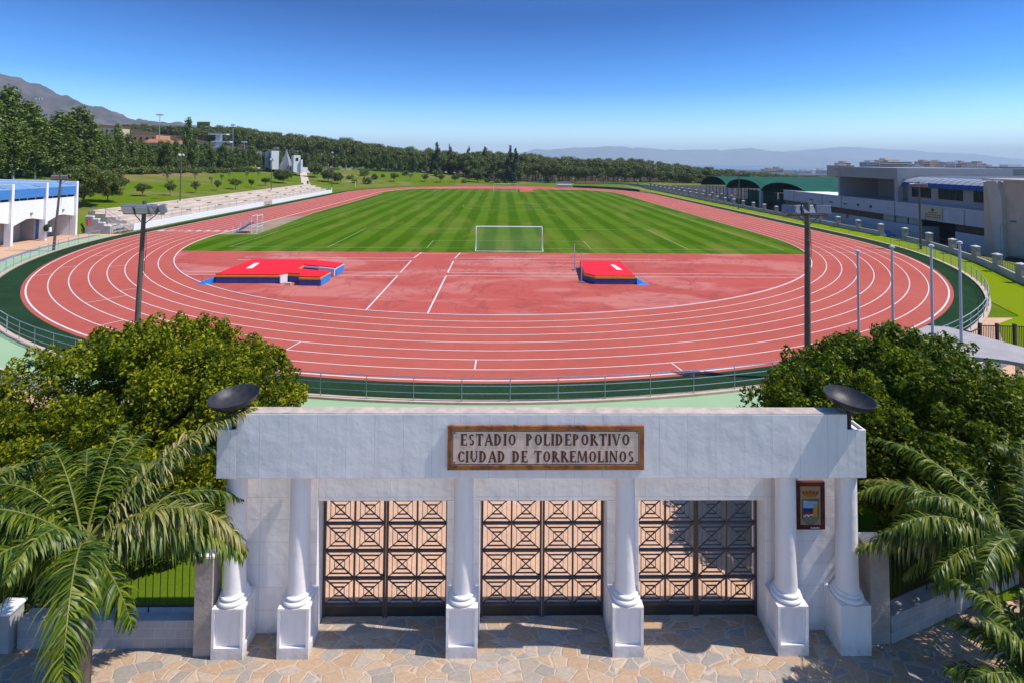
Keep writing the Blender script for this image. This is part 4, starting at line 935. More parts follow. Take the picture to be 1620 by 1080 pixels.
# ------------------------------------------------------------------ pillared walls
M['capst']=plain('pale_cap_stone',(.50,.49,.47),.8,.1,2); M['pillar']=plain('rendered_pillar',(.34,.305,.26),.9,.15,1.5,var2=.15)
def pillar_wall(pts,lab,h=1.62,wh=.6,pw=.5,group=None,z0=None,rail=True):
    f=thing('pillared_wall',lab,'wall',(pts[0][0],pts[0][1],0),0,group); b=Vector((pts[0][0],pts[0][1],0))
    wl=MB(); rl_=MB()
    for k,(x,y) in enumerate(pts):
        z=zf(x,y) if z0 is None else z0; q=Vector((x,y,z))-b
        p=MB().box(q.x-pw/2,q.x+pw/2,q.y-pw/2,q.y+pw/2,q.z-.3,q.z+h-.1); o=p.build('pillar',M['pillar'],f)
        e=pw/2+.04; c_=MB().add([(q.x-e,q.y-e,q.z+h-.1),(q.x+e,q.y-e,q.z+h-.1),(q.x+e,q.y+e,q.z+h-.1),(q.x-e,q.y+e,q.z+h-.1),(q.x-e,q.y-e,q.z+h-.02),(q.x+e,q.y-e,q.z+h-.02),(q.x+e,q.y+e,q.z+h-.02),(q.x-e,q.y+e,q.z+h-.02),(q.x,q.y,q.z+h+.10)],[(3,2,1,0),(0,1,5,4),(1,2,6,5),(2,3,7,6),(3,0,4,7),(4,5,8),(5,6,8),(6,7,8),(7,4,8)])
        c_.build('cap',M['capst'],o)
        if k<len(pts)-1:
            x2,y2=pts[k+1]; z2=zf(x2,y2) if z0 is None else z0; q2=Vector((x2,y2,z2))-b; d=(q2-q).normalized()
            u,v=q+d*pw*.5,q2-d*pw*.5
            wl.bar(u+Vector((0,0,wh/2-.05)),v+Vector((0,0,wh/2-.05)),.25,wh+.1)
            if rail:
                for zz in (wh+.15,h-.35): rl_.bar(u+Vector((0,0,zz)),v+Vector((0,0,zz)),.03,.03)
                kk=max(2,int((v-u).length/.5))
                for j in range(1,kk): w_=u.lerp(v,j/kk); rl_.bar(w_+Vector((0,0,wh+.1)),w_+Vector((0,0,h-.3)),.022,.022,3)
    wl.build('low_wall',M['concrete'],f)
    if rail: rl_.build('bars',M['iron'],f)
pa_=[(43.9,-26.3),(46.3,-21.7),(48.4,-17.2),(50.2,-12.4),(51.7,-7.4)]
pillar_wall([(39.5,-34.5),(41.8,-30.6)]+pa_+[(52.2,-3.0)],'low wall with white capped pillars curving round the bright lawn',z0=0)
pillar_wall([(52.2,y) for y in np.arange(1.3,120,4.55)],'long low wall with white capped pillars beside the right straight',z0=0)
pillar_wall([(57.5,y) for y in np.arange(60,135,6)],'second pillared wall behind, beside the courts',z0=-.6,h=2.2)
fp=[at(x,y) for x,y in ((1035,296),(1009,293.5),(980,292),(944,291),(907,290),(880,289.8),(858,289.3),(838,288.5))]
pillar_wall(fp,'far pillared fence at the edge of the pine wood, right half',h=2.0)
fq=[hit(x,y,80,400)[:2] for x,y in ((742,275),(722,274),(700,273.5),(681,273),(664,272.5),(634,271.5),(612,271),(596,270.5),(577,270),(562,269.5),(547,269.5),(519,268.5),(506,268))]
pillar_wall(fq,'far pillared fence below the pine wood, left half',h=2.3)

# ------------------------------------------------------------------ sports hall on the right
M['hallwhite']=plain('cool_grey_white_render',(.42,.42,.44),.8,.06,.6,var2=.08); M['hallgrey']=plain('grey_render',(.29,.285,.29),.85,.06,.6)
M['hallbeige']=plain('beige_sandy_render',(.50,.385,.285),.9,.10,.8,bmp=.3,bscale=20); M['hallroof']=plain('pale_metal_roof',(.33,.34,.37),.5,.08,.6,metal=.2)
M['awn']=plain('navy_blue_roof_edge',(.02,.07,.22),.5,.1,.6)
ha=thing('sports_hall','grey white sports hall with blue barrel awning and dark upper windows','building',(60,10,-1.4)); XH=60.0
z0=-1.5
mb=MB(); mb.box(XH,XH+22,-6.3,40.5,2.0,4.05); mb.build('upper_band',M['hallwhite'],ha,world=True)
mb=MB(); mb.box(XH+.3,XH+22,-6.3,-1.2,z0,.95); mb.box(XH+.3,XH+22,4.4,40.5,z0,.95); mb.box(XH+3,XH+22,-1.2,4.4,z0,2.0); mb.build('lower_wall',M['hallwhite'],ha,world=True)
MB().box(XH+.45,XH+.6,-6.3,-1.2,.95,2.0).build('strip_window',M['glass'],ha,world=True)
MB().box(XH+.45,XH+.6,12.2,40.5,.95,2.0).build('strip_window',M['glass'],ha,world=True)
MB().box(XH+.45,XH+.6,4.4,12.2,.95,2.0).build('strip_window',M['tealglass'],ha,world=True)
mb=MB()
for y in (4.5,7,9.6,12.2): mb.box(XH+.38,XH+.45,y-.08,y+.08,.95,2.0)
mb.box(XH+.38,XH+.45,4.4,12.2,.93,1.03); mb.build('window_frame',M['awn'],ha,world=True)
MB().box(XH+2.9,XH+3.0,-1.2,4.4,z0,2.0).build('entrance_door',M['glass'],ha,world=True)
for y in (30,24,20,17,14): MB().box(XH-.1,XH,y,y+(.9 if y>19 else .4),2.7,2.9+(.2 if y<19 else 0)).build('vent',M['iron'],ha,world=True)
for y in (36.5,27,21.5,9,3.2,-3): MB().box(XH-.09,XH-.002,y,y+.1,2.0,4.0).build('drainpipe',M['hallgrey'],ha,world=True)
MB().box(XH-.12,XH-.002,-6.3,40.5,4.0,4.1).build('coping',M['capst'],ha,world=True)
for y0_,y1_ in ((-6.1,-2.6),(-1.0,2.9),(4.2,7.6)):
    for k in range(1,4): yy=y0_+(y1_-y0_)*k/4; MB().box(XH+1.50,XH+1.54,yy-.04,yy+.04,4.95,6.45).build('mullion',M['awn'],ha,world=True)
# upper storey set back with barrel awning
mb=MB(); mb.box(XH+1.6,XH+20,-6.3,8.5,4.05,6.7); mb.build('upper_wall',M['hallgrey'],ha,world=True)
for a,b in ((-6.1,-2.6),(-1.0,2.9),(4.2,7.6)): 
    w_=MB().box(XH+1.54,XH+1.6,a,b,4.95,6.45).build('upper_window',M['glass'],ha,world=True)
prof=[(XH+.7,6.45),(XH+.75,6.8),(XH+.95,7.12)]
mb=MB(); 
def sheet(mb,prof,y0,y1): 
    n=len(prof); mb.add([(x,y0,z) for x,z in prof]+[(x,y1,z) for x,z in prof],[(i,i+1,n+i+1,n+i) for i in range(n-1)])
sheet(mb,[(XH+1.6,6.45)]+prof,-6.3,8.6); 
for k in range(14): y=-6.1+k*1.1; mb.bar((XH+.68,y,6.45),(XH+.73,y,6.8),.06,.06); mb.bar((XH+.73,y,6.8),(XH+.93,y,7.12),.06,.06)
mb.build('awning',M['awn'],ha,world=True)
mb=MB(); pr=[(XH+.95,7.12),(XH+1.7,7.55),(XH+3.2,7.85),(XH+7,8.0),(XH+20,8.0)]; sheet(mb,pr,-6.3,8.6)
for k in range(14):
    y=-6.1+k*1.1
    for (a,b) in zip(pr[:-1],pr[1:]): mb.bar((a[0],y,a[1]+.03),(b[0],y,b[1]+.03),.07,.07)
mb.build('metal_roof',M['hallroof'],ha,world=True)
# grey portico block beyond
mb=MB(); mb.box(XH+.2,XH+18,8.7,22.3,7.45,9.2); mb.box(XH+.2,XH+18,22.3,22.7,4.05,9.2); mb.box(XH+.2,XH+1.0,8.65,9.3,4.05,7.45); mb.build('portico',M['hallgrey'],ha,world=True)
MB().box(XH+7,XH+17.5,9.3,22.3,4.05,7.45).build('recess_wall',M['hallgrey'],ha,world=True)
MB().box(XH+6.9,XH+7,9.4,15,4.9,6.6).build('recess_window',M['tealglass'],ha,world=True)
MB().box(XH+.3,XH+5.8,22.8,40.3,4.051,4.09).build('flat_roof',M['whiteplain'],ha,world=True)
# beige end block with slanted fin
M['hallgrey2']=plain('pale_sand_fin',(.48,.42,.36),.85,.06,.6)
hb=thing('hall_end_block','tall beige block with slanted fin at the right end of the hall','building',(60,-16,-1.4))
mb=MB(); mb.box(XH-.6,XH+24,-30,-8.9,z0,7.95); mb.box(XH-.6,XH+24,-8.9,-6.35,z0,7.7); mb.build('block',M['hallbeige'],hb,world=True)
MB().prismX([(-7.3,7.9),(-8.6,7.9),(-9.2,5.8),(-9.3,-1.5),(-8.5,-1.5)][::-1],XH-1.15,XH-.61).build('fin',M['hallgrey2'],hb,world=True)
MB().box(XH-.75,XH+24,-30,-6.3,7.96,8.15).build('parapet',M['terr'],hb,world=True)
# sign on hall
hs=thing('hall_sign','beige sign board with small crest and three lines on the hall front','sign',(XH-.05,1.9,3)); MB().box(-.06,-.0,-1.55,1.6,-.75,.85).build('board',plain('beige_sign',(.45,.36,.22),.6,.06,1),hs); 
mb=MB(); mb.prismX([(-.16,.28),(.16,.28),(.2,.6),(-.2,.6)],-.075,-.06); mb.prismX([(-.14,.6),(.14,.6),(.10,.72),(-.10,.72)],-.074,-.06)
mb.build('crest',M['iron'],hs)
mb=MB(); rr_=random.Random(3)
for z,y0_,y1_ in ((.05,.8,-.7),(-.25,1.35,-1.3),(-.55,1.3,-1.35)):
    y=y0_
    while y>y1_: wd=rr_.uniform(.05,.11); mb.box(-.07,-.06,y-wd,y,z,z+.15); mb.box(-.072,-.07,y-wd,y-wd+.03,z,z+.15); y-=wd+rr_.choice((.04,.05,.05,.12))
mb.build('lettering',M['letter'],hs)
# no-entry sign, street lamp, cars
ns=thing('road_sign','small round red sign in front of the hall','road sign',(56.5,14.6,-1.4)); MB().bar((0,0,0),(0,0,2.9),.07,.07,6).build('pole',M['steel'],ns); o=MB().lathe([(.32,-.02),(.32,.02)],(0,0),20).build('disc',plain('sign_red',(.5,.02,.03),.5,.05,1),ns); o.location=(-.06,0,2.6); o.rotation_euler=(0,R(90),R(10))
sl_=thing('street_lamp','street lamp with green hood before the beige hall block','street lamp',(57.3,-10.6,-1.4)); MB().tube([(0,0,0),(0,0,4.2),(0,-.3,4.7),(0,-1.3,4.9)],.06,8).build('pole',M['paintgrey'],sl_); o=MB().lathe([(.32,0),(.28,.14),(.1,.22)],(0,0),14).build('lamp_hood',plain('green_hood',(.03,.18,.16),.4,.1,1),sl_,smooth=True); o.location=(0,-1.5,4.85)
def car(x,y,rz,z,col,lab,scale=1):
    c=thing('parked_car',lab,'car',(x,y,z),rz,'cars parked in front of the hall')
    side=[(-2.1,.35),(2.1,.35),(2.12,.75),(1.3,.88),(.75,1.38),(-.95,1.42),(-1.75,.95),(-2.12,.85)]
    MB().prismY(side,-.85,.85).build('body',plain('car_paint_'+col[0],col[1],.25,.05,1,spec=.8),c,bevel=.08)
    MB().prismY([(.68,.92),(1.15,.92),(.68,1.32)],-.86,.86).build('windscreen',M['glass'],c)
    MB().prismY([(-1.55,.95),(.6,.92),(.6,1.3),(-.9,1.34)],-.865,.865).build('side_windows',M['glass'],c)
    for sx in (-1.3,1.3):
        for sy in (-.8,.8):
            w_=MB().lathe([(.32,-.1),(.33,.1)],(0,0),16).build('wheel',M['rubber'],c); w_.location=(sx,sy,.33); w_.rotation_euler=(R(90),0,0)
car(56.5,20.5,R(88),-1.4,('white',(.6,.6,.6)),'white car parked in shade left of the round sign'); car(56.6,7.6,R(92),-1.4,('blue',(.05,.10,.2)),'dark blue car parked before the teal windows')
car(56.4,-14,R(90),-1.4,('black',(.03,.04,.045)),'dark car parked before the beige hall block')
# people by the entrance
def person(x,y,z,rz,shirt,lab):
    """one skinned body, 1.72 m"""
    me=bpy.data.meshes.new('person'); J=[(0,0,.98),(0,0,1.18),(0,0,1.40),(0,0,1.50),(0,.01,1.60),(0,.01,1.70),
      (.10,0,.92),(.11,.03,.50),(.12,0,.08),(.12,.14,.03),(-.10,0,.92),(-.11,-.02,.50),(-.12,-.04,.08),(-.12,.10,.03),
      (.20,0,1.41),(.25,.02,1.12),(.25,.12,.88),(.26,.16,.80),(-.20,0,1.41),(-.25,.0,1.12),(-.24,.10,.88),(-.24,.14,.80)]
    E_=[(0,1),(1,2),(2,3),(3,4),(4,5),(0,6),(6,7),(7,8),(8,9),(0,10),(10,11),(11,12),(12,13),(2,14),(14,15),(15,16),(16,17),(2,18),(18,19),(19,20),(20,21)]
    me.from_pydata(J,E_,[]); o=bpy.data.objects.new('person',me); COL.objects.link(o); sk=o.modifiers.new('skin','SKIN')
    rad=[.15,.14,.15,.06,.09,.08,.09,.065,.045,.035,.09,.065,.045,.035,.06,.045,.035,.03,.06,.045,.035,.03]
    for v,r_ in zip(me.skin_vertices[0].data,rad): v.radius=(r_,r_*.85)
    me.skin_vertices[0].data[0].use_root=True
    ss=o.modifiers.new('sub','SUBSURF'); ss.levels=1; ss.render_levels=1; me.materials.append(shirt); o.location=(x,y,z); o.rotation_euler=(0,0,rz); tag(o,lab,'person','people standing before the hall entrance')
    hd=MB().lathe([(.02,.12),(.085,.09),(.105,.02),(.09,-.05)],(0,0),12).build('hair',M['iron'],o,smooth=True); hd.location=(0,-.01,1.68)
sh1=plain('dark_clothes',(.05,.04,.06),.9,.3,4); sh2=plain('brown_clothes',(.10,.05,.05),.9,.3,4)
person(57,-4.0,-1.4,R(80),sh1,'person in dark clothes standing nearer the hall entrance'); person(57.2,-5.3,-1.4,R(60),sh2,'person in brown clothes standing nearer the beige hall block')

# ------------------------------------------------------------------ green vaulted courts
gc=thing('vaulted_courts','row of three green barrel roofed courts beyond the track','building',(64,64,-1.4)); XG=61
def greenroof():
    m_,nt,bs=new('green_ribbed_roof'); co_=objco(nt); sx=N(nt,'ShaderNodeSeparateXYZ'); nt.links.new(co_,sx.inputs[0])
    f=math_(nt,'FRACT',math_(nt,'DIVIDE',math_(nt,'ADD',sx.outputs[0],500),1.2)); l=math_(nt,'GREATER_THAN',f,.93)
    c=mix(nt,math_(nt,'MULTIPLY',l,.5),ramp(nt,noise(nt,co_,.4,4),[(.3,(.012,.070,.048)),(.7,(.020,.095,.066))]),(.01,.06,.05))
    nt.links.new(c,bs.inputs['Base Color']); bs.inputs['Roughness'].default_value=.8; bs.inputs['Specular IOR Level'].default_value=.05; return m_
M['groof']=greenroof(); M['gframe']=plain('dark_green_steel',(.02,.07,.05),.5,.1,1); M['gmesh']=plain('green_court_panel',(.03,.16,.09),.7,.25,.6)
bays=[(41.5,52.5,3.2,5.5),(52.5,71.5,3.35,5.6),(71.5,89,3.2,5.7)]
bays=[(33.5,52.3,3.0,5.5),(52.3,71.2,3.2,5.6),(71.2,89.5,3.0,5.7)]
for a,b,zs,za in bays:
    pr=[]; n=14
    for i in range(n+1):
        t=math.pi*i/n; pr.append(((a+b)/2-(b-a)/2*math.cos(t),zs+(za-zs)*math.sin(t)))
    mb=MB(); vs=[(XG,y,z) for y,z in pr]+[(XG+75,y,z) for y,z in pr]+[(XG,y,z-.15) for y,z in pr]+[(XG+75,y,z-.15) for y,z in pr]; k=n+1
    mb.add(vs,[(i,i+1,k+i+1,k+i) for i in range(n)]+[(2*k+i,3*k+i,3*k+i+1,2*k+i+1) for i in range(n)]+[(i,2*k+i,2*k+i+1,i+1) for i in range(n)]); mb.build('barrel_roof',M['groof'],gc,world=True)
    mb=MB(); 
    for x in (XG+1.5,XG+12,XG+24): 
        for y in np.linspace(a+.5,b-.5,8): mb.box(x-.06,x+.06,y-.06,y+.06,-1.4,zs-.1)
        mb.box(x-.04,x+.04,a+.4,b-.4,1.0,1.1)
    mb.build('court_frame',M['gframe'],gc,world=True)
    mb=MB(); mb.box(XG+14,XG+14.1,a+.6,b-.6,-1.3,1.6); mb.box(XG+30,XG+30.1,a+.6,b-.6,-1.3,zs); mb.build('court_panel',M['gmesh'],gc,world=True)
    MB().box(XG-.2,XG+.3,a-.5,a+.5,-1.4,zs).build('column',M['hallwhite'],gc,world=True)
MB().box(XG+1,XG+74,34,89,-1.35,-1.3).build('court_floor',plain('green_court_floor',(.03,.13,.07),.8,.1,.5),gc,world=True)
# ------------------------------------------------------------------ foliage
def leafcards(P,Nrm,size,aspect=.55,jit=.6,r=rng):
    """a pointed folded leaf (4 corner rhombus) at each point P, facing roughly Nrm"""
    n=len(P); nr=Nrm+r.normal(0,jit,(n,3)); nr/=np.linalg.norm(nr,axis=1)[:,None]+1e-9
    a=r.normal(0,1,(n,3)); t=np.cross(nr,a); t/=np.linalg.norm(t,axis=1)[:,None]+1e-9; b=np.cross(nr,t)
    s=(size*r.uniform(.6,1.3,n))[:,None]
    V=np.stack([P-t*s,P+b*s*aspect+nr*s*.12,P+t*s,P-b*s*aspect+nr*s*.12],1).reshape(-1,3)
    F=np.arange(n*4).reshape(n,4); return V,F
def crown_points(blobs,n,shell=.35,r=rng):
    """points through a union of ellipsoid clumps, denser near each clump's skin"""
    w_=np.array([b[3]*b[4]+b[4]*b[5]+b[3]*b[5] for b in blobs]); idx=r.choice(len(blobs),n,p=w_/w_.sum()); B=np.array([b[:6] for b in blobs])[idx]
    d=r.normal(0,1,(n,3)); d/=np.linalg.norm(d,axis=1)[:,None]; rad=1-shell*r.random(n)**1.6
    return B[:,:3]+d*B[:,3:]*rad[:,None],d
def clumps(center,radii,n,cr,r=rng,low=-.6,fill=.3):
    out=[]
    for i in range(n):
        d=r.normal(0,1,3); d/=np.linalg.norm(d); d[2]=max(d[2],low); k=r.uniform(.72,1.0) if r.random()>fill else r.uniform(.2,.7)
        c=np.array(center)+d*np.array(radii)*k; s=cr*r.uniform(.7,1.35); out.append((*c,s,s,s*.8))
    return out
def limbs(mb,base,h,r0,targets,bend=.15):
    base=Vector(base); top=base+Vector((random.uniform(-.1,.1)*h,random.uniform(-.1,.1)*h,h))
    mb.tube([base,base.lerp(top,.5)+Vector((random.uniform(-1,1)*bend*h*.3,0,0)),top],[r0,r0*.8,r0*.6],7)
    for t in targets:
        t=Vector(t); m_=top.lerp(t,.5)+Vector((0,0,-.1*h)); mb.tube([top-Vector((0,0,.05*h)),m_,t],[r0*.5,r0*.32,r0*.1],5)
NL=1.0
def ficus(loc,lobes,nleaf,size,mat,label,seed):
    r=np.random.default_rng(seed); t=thing('ficus_tree',label,'tree',loc)
    bl=[]
    for c,rad,n,cr in lobes:
        bl+=clumps(c,rad,n,cr,r,-.75,.25)
        for _ in range(n):      # sprigs standing out of the crown
            d=r.normal(0,1,3); d/=np.linalg.norm(d); d[2]=abs(d[2])*.9+.05; k=1.0+(cr*.75)/np.mean(rad)*r.uniform(.7,1.25); q=np.array(c)+d*np.array(rad)*k; s_=r.uniform(.11,.24); bl.append((*q,s_,s_,s_*1.3))
    P,D=crown_points(bl,nleaf,.4,r); cen=np.array([0,0,2.0]); o=P-cen; o/=np.linalg.norm(o,axis=1)[:,None]+1e-9
    P=P[P[:,2]>.25]; 
    P,D,o=P,D[:len(P)],o[:len(P)]
    V,F=leafcards(P,D*.8+np.array([0,0,.5]),size,.5,.55,r)
    mesh_np('crown',V,F,mat,t)
    mb=MB(); tg=[b[:3] for b in bl if b[3]>.3 and b[2]<4.2][::max(1,len(bl)//24)]; tg=[tuple(c*.8 for c in q) for q in tg]; limbs(mb,(0,0,0),1.3,.28,tg); mb.build('trunk',M['bark'],t,smooth=True)
    return t
ficus((-10.5,-53.0,0),[((0.0,0,2.2),(3.9,3.0,1.95),140,.55),((.5,.5,3.85),(1.7,1.3,.65),24,.38),((-3.4,-1.6,1.2),(2.6,2.3,1.1),50,.5),((2.5,-.4,1.8),(2.1,2.3,1.7),50,.5),((0.5,-2.6,1.0),(3.6,1.9,1.1),50,.5),((-3.2,-3.2,.8),(2.8,1.6,.9),40,.45),((.0,-3.5,.9),(3.0,.8,1.1),36,.4)],250000,.062,M['leaf_ficus'],'large clipped leafy tree left of the white gateway',11)
ficus((12.1,-55.5,0),[((-.7,0,2.85),(3.0,2.3,1.95),130,.50),((-2.7,.1,2.7),(1.7,1.6,1.75),56,.42),((-.5,.4,4.6),(1.6,1.0,.55),24,.32),((-3.6,.2,1.6),(1.4,1.4,1.5),34,.42),((3.9,.4,2.1),(3.4,2.3,1.6),90,.5),((1.0,-.9,1.5),(3.8,1.3,1.4),50,.45)],240000,.056,M['leaf_ficusR'],'large dark leafy tree right of the white gateway',12)
ficus((-16.6,-55.2,0),[((0,0,.8),(2.8,2.0,.9),60,.45),((.2,0.8,1.8),(.5,.4,.5),7,.2)],60000,.062,M['leaf_ficus'],'lower leafy bush at the left edge beside the clipped tree',13)

def frond(mb,base,direc,length,droop,dry=0,leaf=.42,n=64,r=None,side=1.0,arch=.0,dens=1):
    """feather frond: curved rachis with drooping leaflets on both sides; returns two MB (rachis, leaflets)"""
    r=r or rng; p=Vector(base); d=Vector(direc).normalized(); rach=[p.copy()]; st_=length/n; V=[];F=[]
    hor=Vector((d.x,d.y,0)); hor=hor.normalized() if hor.length>.01 else Vector((1,0,0)); sidev=Vector((-hor.y,hor.x,0))
    for i in range(n):
        t=i/n; d=(d+Vector((0,0,-1))*droop*st_*(.35+1.3*t)).normalized(); p=p+d*st_; rach.append(p.copy())
        if t<.10: continue
        nv=d.cross(sidev).normalized()
        if nv.z<0: nv=-nv
        ll=leaf*(.35+.65*math.sin(math.pi*min(1,(t+.12)/1.12)**.8))*(1.0 if t<.85 else 1-(t-.85)*2.2)
        for s in (-1,1):
          for q in range(dens):
            a=Vector(p)-d*st_*q/dens; up=r.uniform(-.55,.75)
            ld=(sidev*s*1.0+d*r.uniform(.3,1.2)+nv*up).normalized(); L=ll*r.uniform(.6,1.2); wd=.0145*r.uniform(.8,1.35)
            pts=[a]; q1=a.copy()
            for k in range(3):
                ld=(ld+Vector((0,0,-1))*(.34+.25*k)*r.uniform(.7,1.3)).normalized(); q1=q1+ld*L/3; pts.append(q1.copy())
            wv=ld.cross(Vector((0,0,1))); wv=wv.normalized() if wv.length>.05 else d
            wv=(wv+nv*r.uniform(-.5,.5)).normalized()
            ws=(wd*.7,wd,wd*.8,.001); b=len(V)
            for pt,ww in zip(pts,ws): V.append(pt-wv*ww); V.append(pt+wv*ww)
            for k in range(3): F.append((b+2*k,b+2*k+1,b+2*k+3,b+2*k+2))
    return rach,V,F
M['rachis']=plain('palm_rachis',(.16,.17,.04),.5,.2,4)
def palm(loc,h,label,fr,seed,trunk=.13):
    r=np.random.default_rng(seed); t=thing('feather_palm',label,'palm',loc,0,None)
    mb=MB(); mb.tube([(0,0,0),(.03,.02,h*.5),(0,0,h)],[trunk*1.2,trunk,trunk*.9],10); mb.tube([(0,0,h),(0,0,h+.2)],[trunk*1.0,trunk*.3],10); mb.build('trunk',M['bark'],t,smooth=True)
    for (az,el,L,dr,*o) in fr:
        az+=r.uniform(-9,9); el+=r.uniform(-7,5); L*=r.uniform(.85,1.08); dr*=r.uniform(.8,1.3)
        dry=o[0] if o else 0; lf=o[1] if len(o)>1 else .46
        a=R(az); e=R(el); d=Vector((math.cos(a)*math.cos(e),math.sin(a)*math.cos(e),math.sin(e)))
        rach,V,F=frond(None,(d.x*.08,d.y*.08,h+.15),d,L,dr,0,lf,int(L*34),r,dens=2)
        f=mesh_np('frond',np.array([tuple(v) for v in V]),np.array(F),M['leaf_palmdry'] if dry else M['leaf_palm'],t)
        MB().tube(rach[::4]+[rach[-1]],[.022*(1-.85*i/len(rach[::4])) for i in range(len(rach[::4])+1)],5).build('rachis',M['rachis'],f)
    return t
# azimuth: 0 = +X (right), 90 = away, -90 = towards the camera
palm((-6.5,-60.3,0),3.15,'feather palm left of the gateway, one long frond hanging to the paving',
 [(-62,34,3.3,1.05,0,.62),(6,34,3.4,.62,1,.62),(2,18,3.2,.42,0,.62),(36,52,3.0,.40,1,.5),(60,45,2.8,.5,0,.55),(95,38,2.7,.6),(130,38,2.8,.6,0,.55),(165,32,2.9,.6,0,.55),(190,28,3.0,.65,1,.55),(215,32,3.0,.7,0,.55),(-125,45,2.4,.9),(150,55,2.5,.6,0,.55),(75,22,2.5,.7),(120,18,2.6,.65),(-145,38,2.6,.8),(110,60,2.2,.6),(170,56,2.5,.6),(205,50,2.6,.65),(182,12,2.6,.7),(45,28,2.5,.6),(20,5,2.2,.55),(150,6,2.4,.6),(100,2,2.2,.6),(200,-4,2.3,.6),(-165,50,2.6,.75,0,.55),(85,54,2.4,.55),(-20,-8,1.6,.6),(178,40,3.0,.55,0,.6),(140,25,3.0,.5,0,.6),(230,20,2.4,.8),(-80,60,1.9,1.0)],21)
palm((-9.6,-60.4,0),2.9,'feather palm at the left edge, partly out of frame',
 [(0,40,2.5,.7,0,.55),(40,50,2.4,.6,0,.55),(-60,45,2.3,.9),(80,45,2.6,.6,1),(120,40,2.6,.6),(-90,55,2.4,.8),(160,45,2.6,.7),(200,45,2.6,.7),(20,62,2.3,.6),(-30,50,2.0,.9),(60,25,2.5,.6,0,.55),(100,60,2.5,.5),(20,10,2.4,.6,0,.55),(-10,-5,2.0,.6),(50,0,2.2,.6),(-45,10,1.9,.8)],22)
palm((10.5,-59.7,0),2.45,'feather palm right of the gateway with fronds reaching the last column',
 [(176,36,3.0,.55,0,.58),(170,12,2.8,.42,1,.62),(192,24,2.5,.7,0,.58),(150,45,2.9,.5,0,.55),(128,48,2.8,.5),(95,45,2.7,.5),(60,40,2.8,.6),(20,50,2.7,.6),(-20,50,2.6,.7),(-60,55,2.2,.9),(-110,50,2.2,.9),(212,50,2.4,.8),(140,28,2.8,.5,1),(110,26,2.6,.55,0,.55),(235,58,2.2,.8),(45,58,2.4,.55),(170,56,2.5,.55),(155,18,2.7,.5,0,.58),(182,-2,2.2,.5,0,.6),(160,0,2.4,.5),(75,25,2.6,.6),(-85,30,2.2,.9)],23)
palm((9.35,-61.7,0),1.5,'low feather palm in the bottom right corner of the forecourt',
 [(182,50,1.9,.75,0,.5),(160,58,2.0,.6,0,.5),(172,25,1.8,.6,0,.5),(130,58,2.0,.55,0,.5),(205,45,1.8,.8,0,.5),(100,55,2.0,.6),(60,60,2.0,.6),(230,55,1.7,.9),(30,60,2.0,.7),(0,55,2.0,.7),(-40,60,1.8,.8),(145,70,1.9,.5),(150,30,1.9,.6),(190,12,1.7,.6),(120,35,1.9,.6)],24)
palm((12.6,-58.1,0),2.3,'feather palm at the right edge behind the slanting wall',
 [(180,45,2.8,.6,0,.55),(150,50,2.8,.5),(120,50,2.8,.5),(90,50,2.8,.5),(60,50,2.8,.6),(20,50,2.7,.6),(-30,50,2.6,.7),(-80,55,2.5,.8),(-130,55,2.5,.8),(215,50,2.5,.8),(200,60,2.4,.6),(165,20,2.6,.7,0,.55),(190,15,2.6,.6,0,.55),(140,30,2.6,.6)],25)
palm((12.4,-62.6,0),4.2,'tall feather palm just outside the right edge, shading the paving',
 [(a*360/18,20+28*(a%3),2.9,.6,0,.55) for a in range(18)],26)

ficus((13.2,-62.3,0),[((0,0,4.5),(1.9,1.9,1.2),60,.5)],30000,.07,M['leaf_ficus'],'leafy tree just outside the right edge, shading the forecourt corner',14)
# --- generic far trees: build one of each kind, then copies
def proto_tree(name,kind,seed,mat,bark,H,rx,nl,size,n_cl,cr,cz,rz_,trunkh,tr,label,cat='tree',taper=None):
    r=np.random.default_rng(seed); t=thing(name,label,cat,(0,0,-500))
    if taper is None: bl=clumps((0,0,cz),(rx,rx,rz_),n_cl,cr,r,-.85,.3)
    else:
        bl=[]
        for i in range(n_cl):
            u=(i+.5)/n_cl; zz=taper[0]+(H-taper[0])*u; rr=rx*taper[1](u); a=r.uniform(0,2*math.pi); k=r.uniform(.25,1.05)
            s=cr*(0.4+.8*taper[1](u))*r.uniform(.7,1.3); bl.append((math.cos(a)*rr*k,math.sin(a)*rr*k,zz+r.uniform(-.3,.3),s,s,s*1.5))
    P,D=crown_points(bl,nl,.6,r); V,F=leafcards(P,D+np.array([0,0,.4]),size,.6,.6,r)
    mesh_np('crown',V,F,mat,t); mb=MB()
    if taper is None: limbs(mb,(0,0,-.3),trunkh,tr,[b[:3] for b in bl[::max(1,len(bl)//6)]])
    else: mb.tube([(0,0,-.3),(0,0,trunkh),(0,0,H*.85)],[tr,tr*.8,tr*.2],6)
    mb.build('trunk',bark,t,smooth=True); return t
def place(protos,x,y,z,s,label,group,rz=None,sz=None):
    p=protos[random.randrange(len(protos))]; o=dup(p,(x,y,z),random.uniform(0,6.28) if rz is None else rz,(s,s,s*(sz or 1)),label,group); return o
shape_p=lambda u:(.72+.28*math.sin(math.pi*u**.8))*(1-.55*u**5)
popl=[proto_tree('poplar_tree','p',30+i,M['leaf_poplar'],M['palebark'],10,1.35,4600,.18,52,.62,5,4,2,.14,'poplar',taper=(1.5,shape_p)) for i in range(3)]
pine=[proto_tree('pine_tree','s',40+i,M['leaf_pine'],M['bark'],12,4.6,4200,.30,44,1.45,7.4,4.0,5.0,.28,'pine') for i in range(4)]
park=[proto_tree('park_tree','k',50+i,M['leaf_park'],M['bark'],3,1.4,2400,.11,26,.42,2.1,.85,1.1,.08,'park') for i in range(3)]
